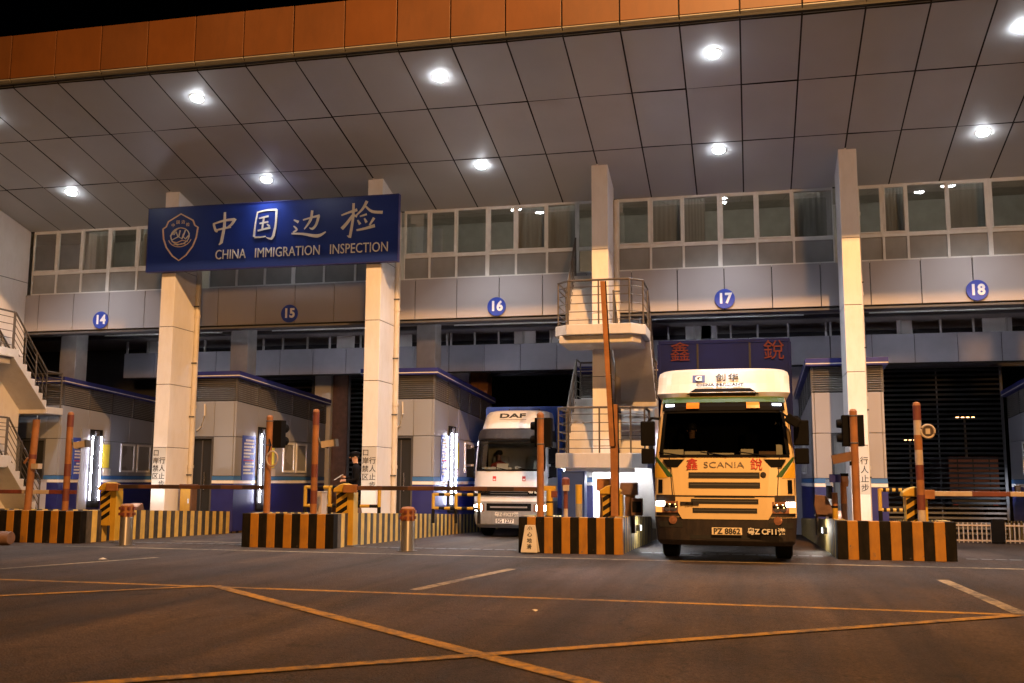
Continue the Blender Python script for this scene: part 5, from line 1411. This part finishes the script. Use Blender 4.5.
person("driver in red clothes behind the windscreen of the white delivery truck", (-6.33 - .50, Y2 + .95, zg + 1.5), 0, seated=True, cap=False, cloth="cloth_red")

# ================================================================== BEYOND THE GATE
def mast(x, y, h, n, label):
    t = thing("lamp_mast", label, "street lamp", (x, y, gz(y)), 0, "sodium lamp masts beyond the gate")
    k = MB(); k.tube([(0, 0, 0), (0, 0, h)], .22, "grey_dark", 10, r2=.10); k.box(-n * .34, n * .34, -.08, .08, h - .1, h + .1, "grey_dark"); k.build("pole", t)
    for i in range(n):
        x_ = (i - (n - 1) / 2) * .62
        k = MB(); k.box(x_ - .24, x_ + .24, -.5, -.1, h - .16, h + .12, "grey_dark"); hd_ = k.build("lamp_head", t)
        q = MB(); q.box(x_ - .17, x_ + .17, -.53, -.502, h - .14, h + .10, "far_lamp"); q.build("lens", hd_)
    return t
mast(27.0, 140.0, 9.9, 4, "taller sodium lamp mast far beyond the slatted shutter")
mast(23.2, 160.0, 8.0, 3, "shorter sodium lamp mast left of the taller one, far beyond the shutter")
t = thing("parked_truck", "parked box truck with a pinkish rear panel far beyond the shutter", "truck", (11.9, 60.0, gz(60)))
k = MB(); k.box(-1.25, 1.25, 0, 6, .95, 3.2, "pink_panel")
for x in (-.02, -.8, .8): k.box(x - .03, x + .03, -.02, 0, .95, 3.2, "joint")
for z in (1.6, 2.4): k.box(-1.2, 1.2, -.025, -.003, z, z + .05, "wood")
k.build("cargo_box", t)
for x in (-1.0, 1.0): wheel(t, x, 1.2, .5, .5)
k = MB(); k.box(-1.2, 1.2, -.05, 6.5, .6, .9, "grey_dark"); k.build("chassis", t)
for s_ in (-1, 1):
    k = MB(); k.box(s_ * 1.0 - .12, s_ * 1.0 + .12, -.08, -.052, .62, .78, "red"); k.build("tail_lamp", t)
"""END"""

# small lamps added to brighten the kerb faces of lane seventeen
def added_kerb_lamp(x, y, face, label):
    t = thing("added_kerb_lamp", label, "lamp", (x, y, .34), 0, "added lamps on the kerb walls of lane seventeen")
    k = MB(); k.box(min(0, face * .09), max(0, face * .09), -.10, .10, .0, .13, "grey_dark"); k.build("housing", t, bevel=.01)
    k = MB(); k.box(min(face * .091, face * .10), max(face * .091, face * .10), -.085, .085, .015, .115, "lamp_white"); k.build("lens", t)
    ld = bpy.data.lights.new("added_kerb_beam", 'POINT'); ld.energy = 26; ld.color = (1.0, .95, .88); ld.shadow_soft_size = .08
    lo = bpy.data.objects.new("added_kerb_beam", ld); COL.objects.link(lo); lo.parent = t; lo.location = (face * .26, 0, .12)
added_kerb_lamp(-2.39, 22.6, 1, "small added lamp on the kerb left of the tall cream truck")
added_kerb_lamp(1.57, 22.6, -1, "small added lamp on the kerb right of the tall cream truck")

t = thing("added_wall_lamp", "small added lamp on the right edge booth shining on the slatted shutter", "lamp", (ISLX[5] - .93, 32.3, 1.15))  # lamp added to brighten the right part of the shutter
k = MB(); k.box(-.14, 0, -.10, .10, 0, .18, "grey_dark"); k.build("housing", t, bevel=.01)
k = MB(); k.box(-.12, -.02, .101, .112, .02, .16, "lamp_white"); k.build("lens", t)
ld = bpy.data.lights.new("added_wall_beam", 'SPOT'); ld.energy = 90; ld.color = (.86, .90, 1.0); ld.spot_size = math.radians(95); ld.spot_blend = 1.0; ld.shadow_soft_size = .06
lo = bpy.data.objects.new("added_wall_beam", ld); COL.objects.link(lo); lo.parent = t; lo.location = (-.12, .2, .08); lo.rotation_euler = Vector((-.25, 1, -.12)).to_track_quat('-Z', 'Y').to_euler()
def scrap(x, y, label, r):
    t = thing("paper_scrap", label, "litter", (x, y, .006))
    k = MB(); rnd = random.Random(int(abs(x) * 100))
    P = [(r * rnd.uniform(.6, 1.2) * math.cos(a), r * rnd.uniform(.5, 1.1) * math.sin(a), rnd.uniform(0, r * .5)) for a in (0, .9, 1.8, 2.9, 3.9, 5.1)]
    for a in range(6): k.quad([P[a], P[(a + 1) % 6], (0, 0, r * .6)], "paper")
    k.build("paper", t)
scrap(-10.9, 16.0, "crumpled pale paper scrap on the asphalt at left", .09)
scrap(-2.3, 11.2, "tiny paper scrap on the asphalt right of the thick diagonal line", .035)
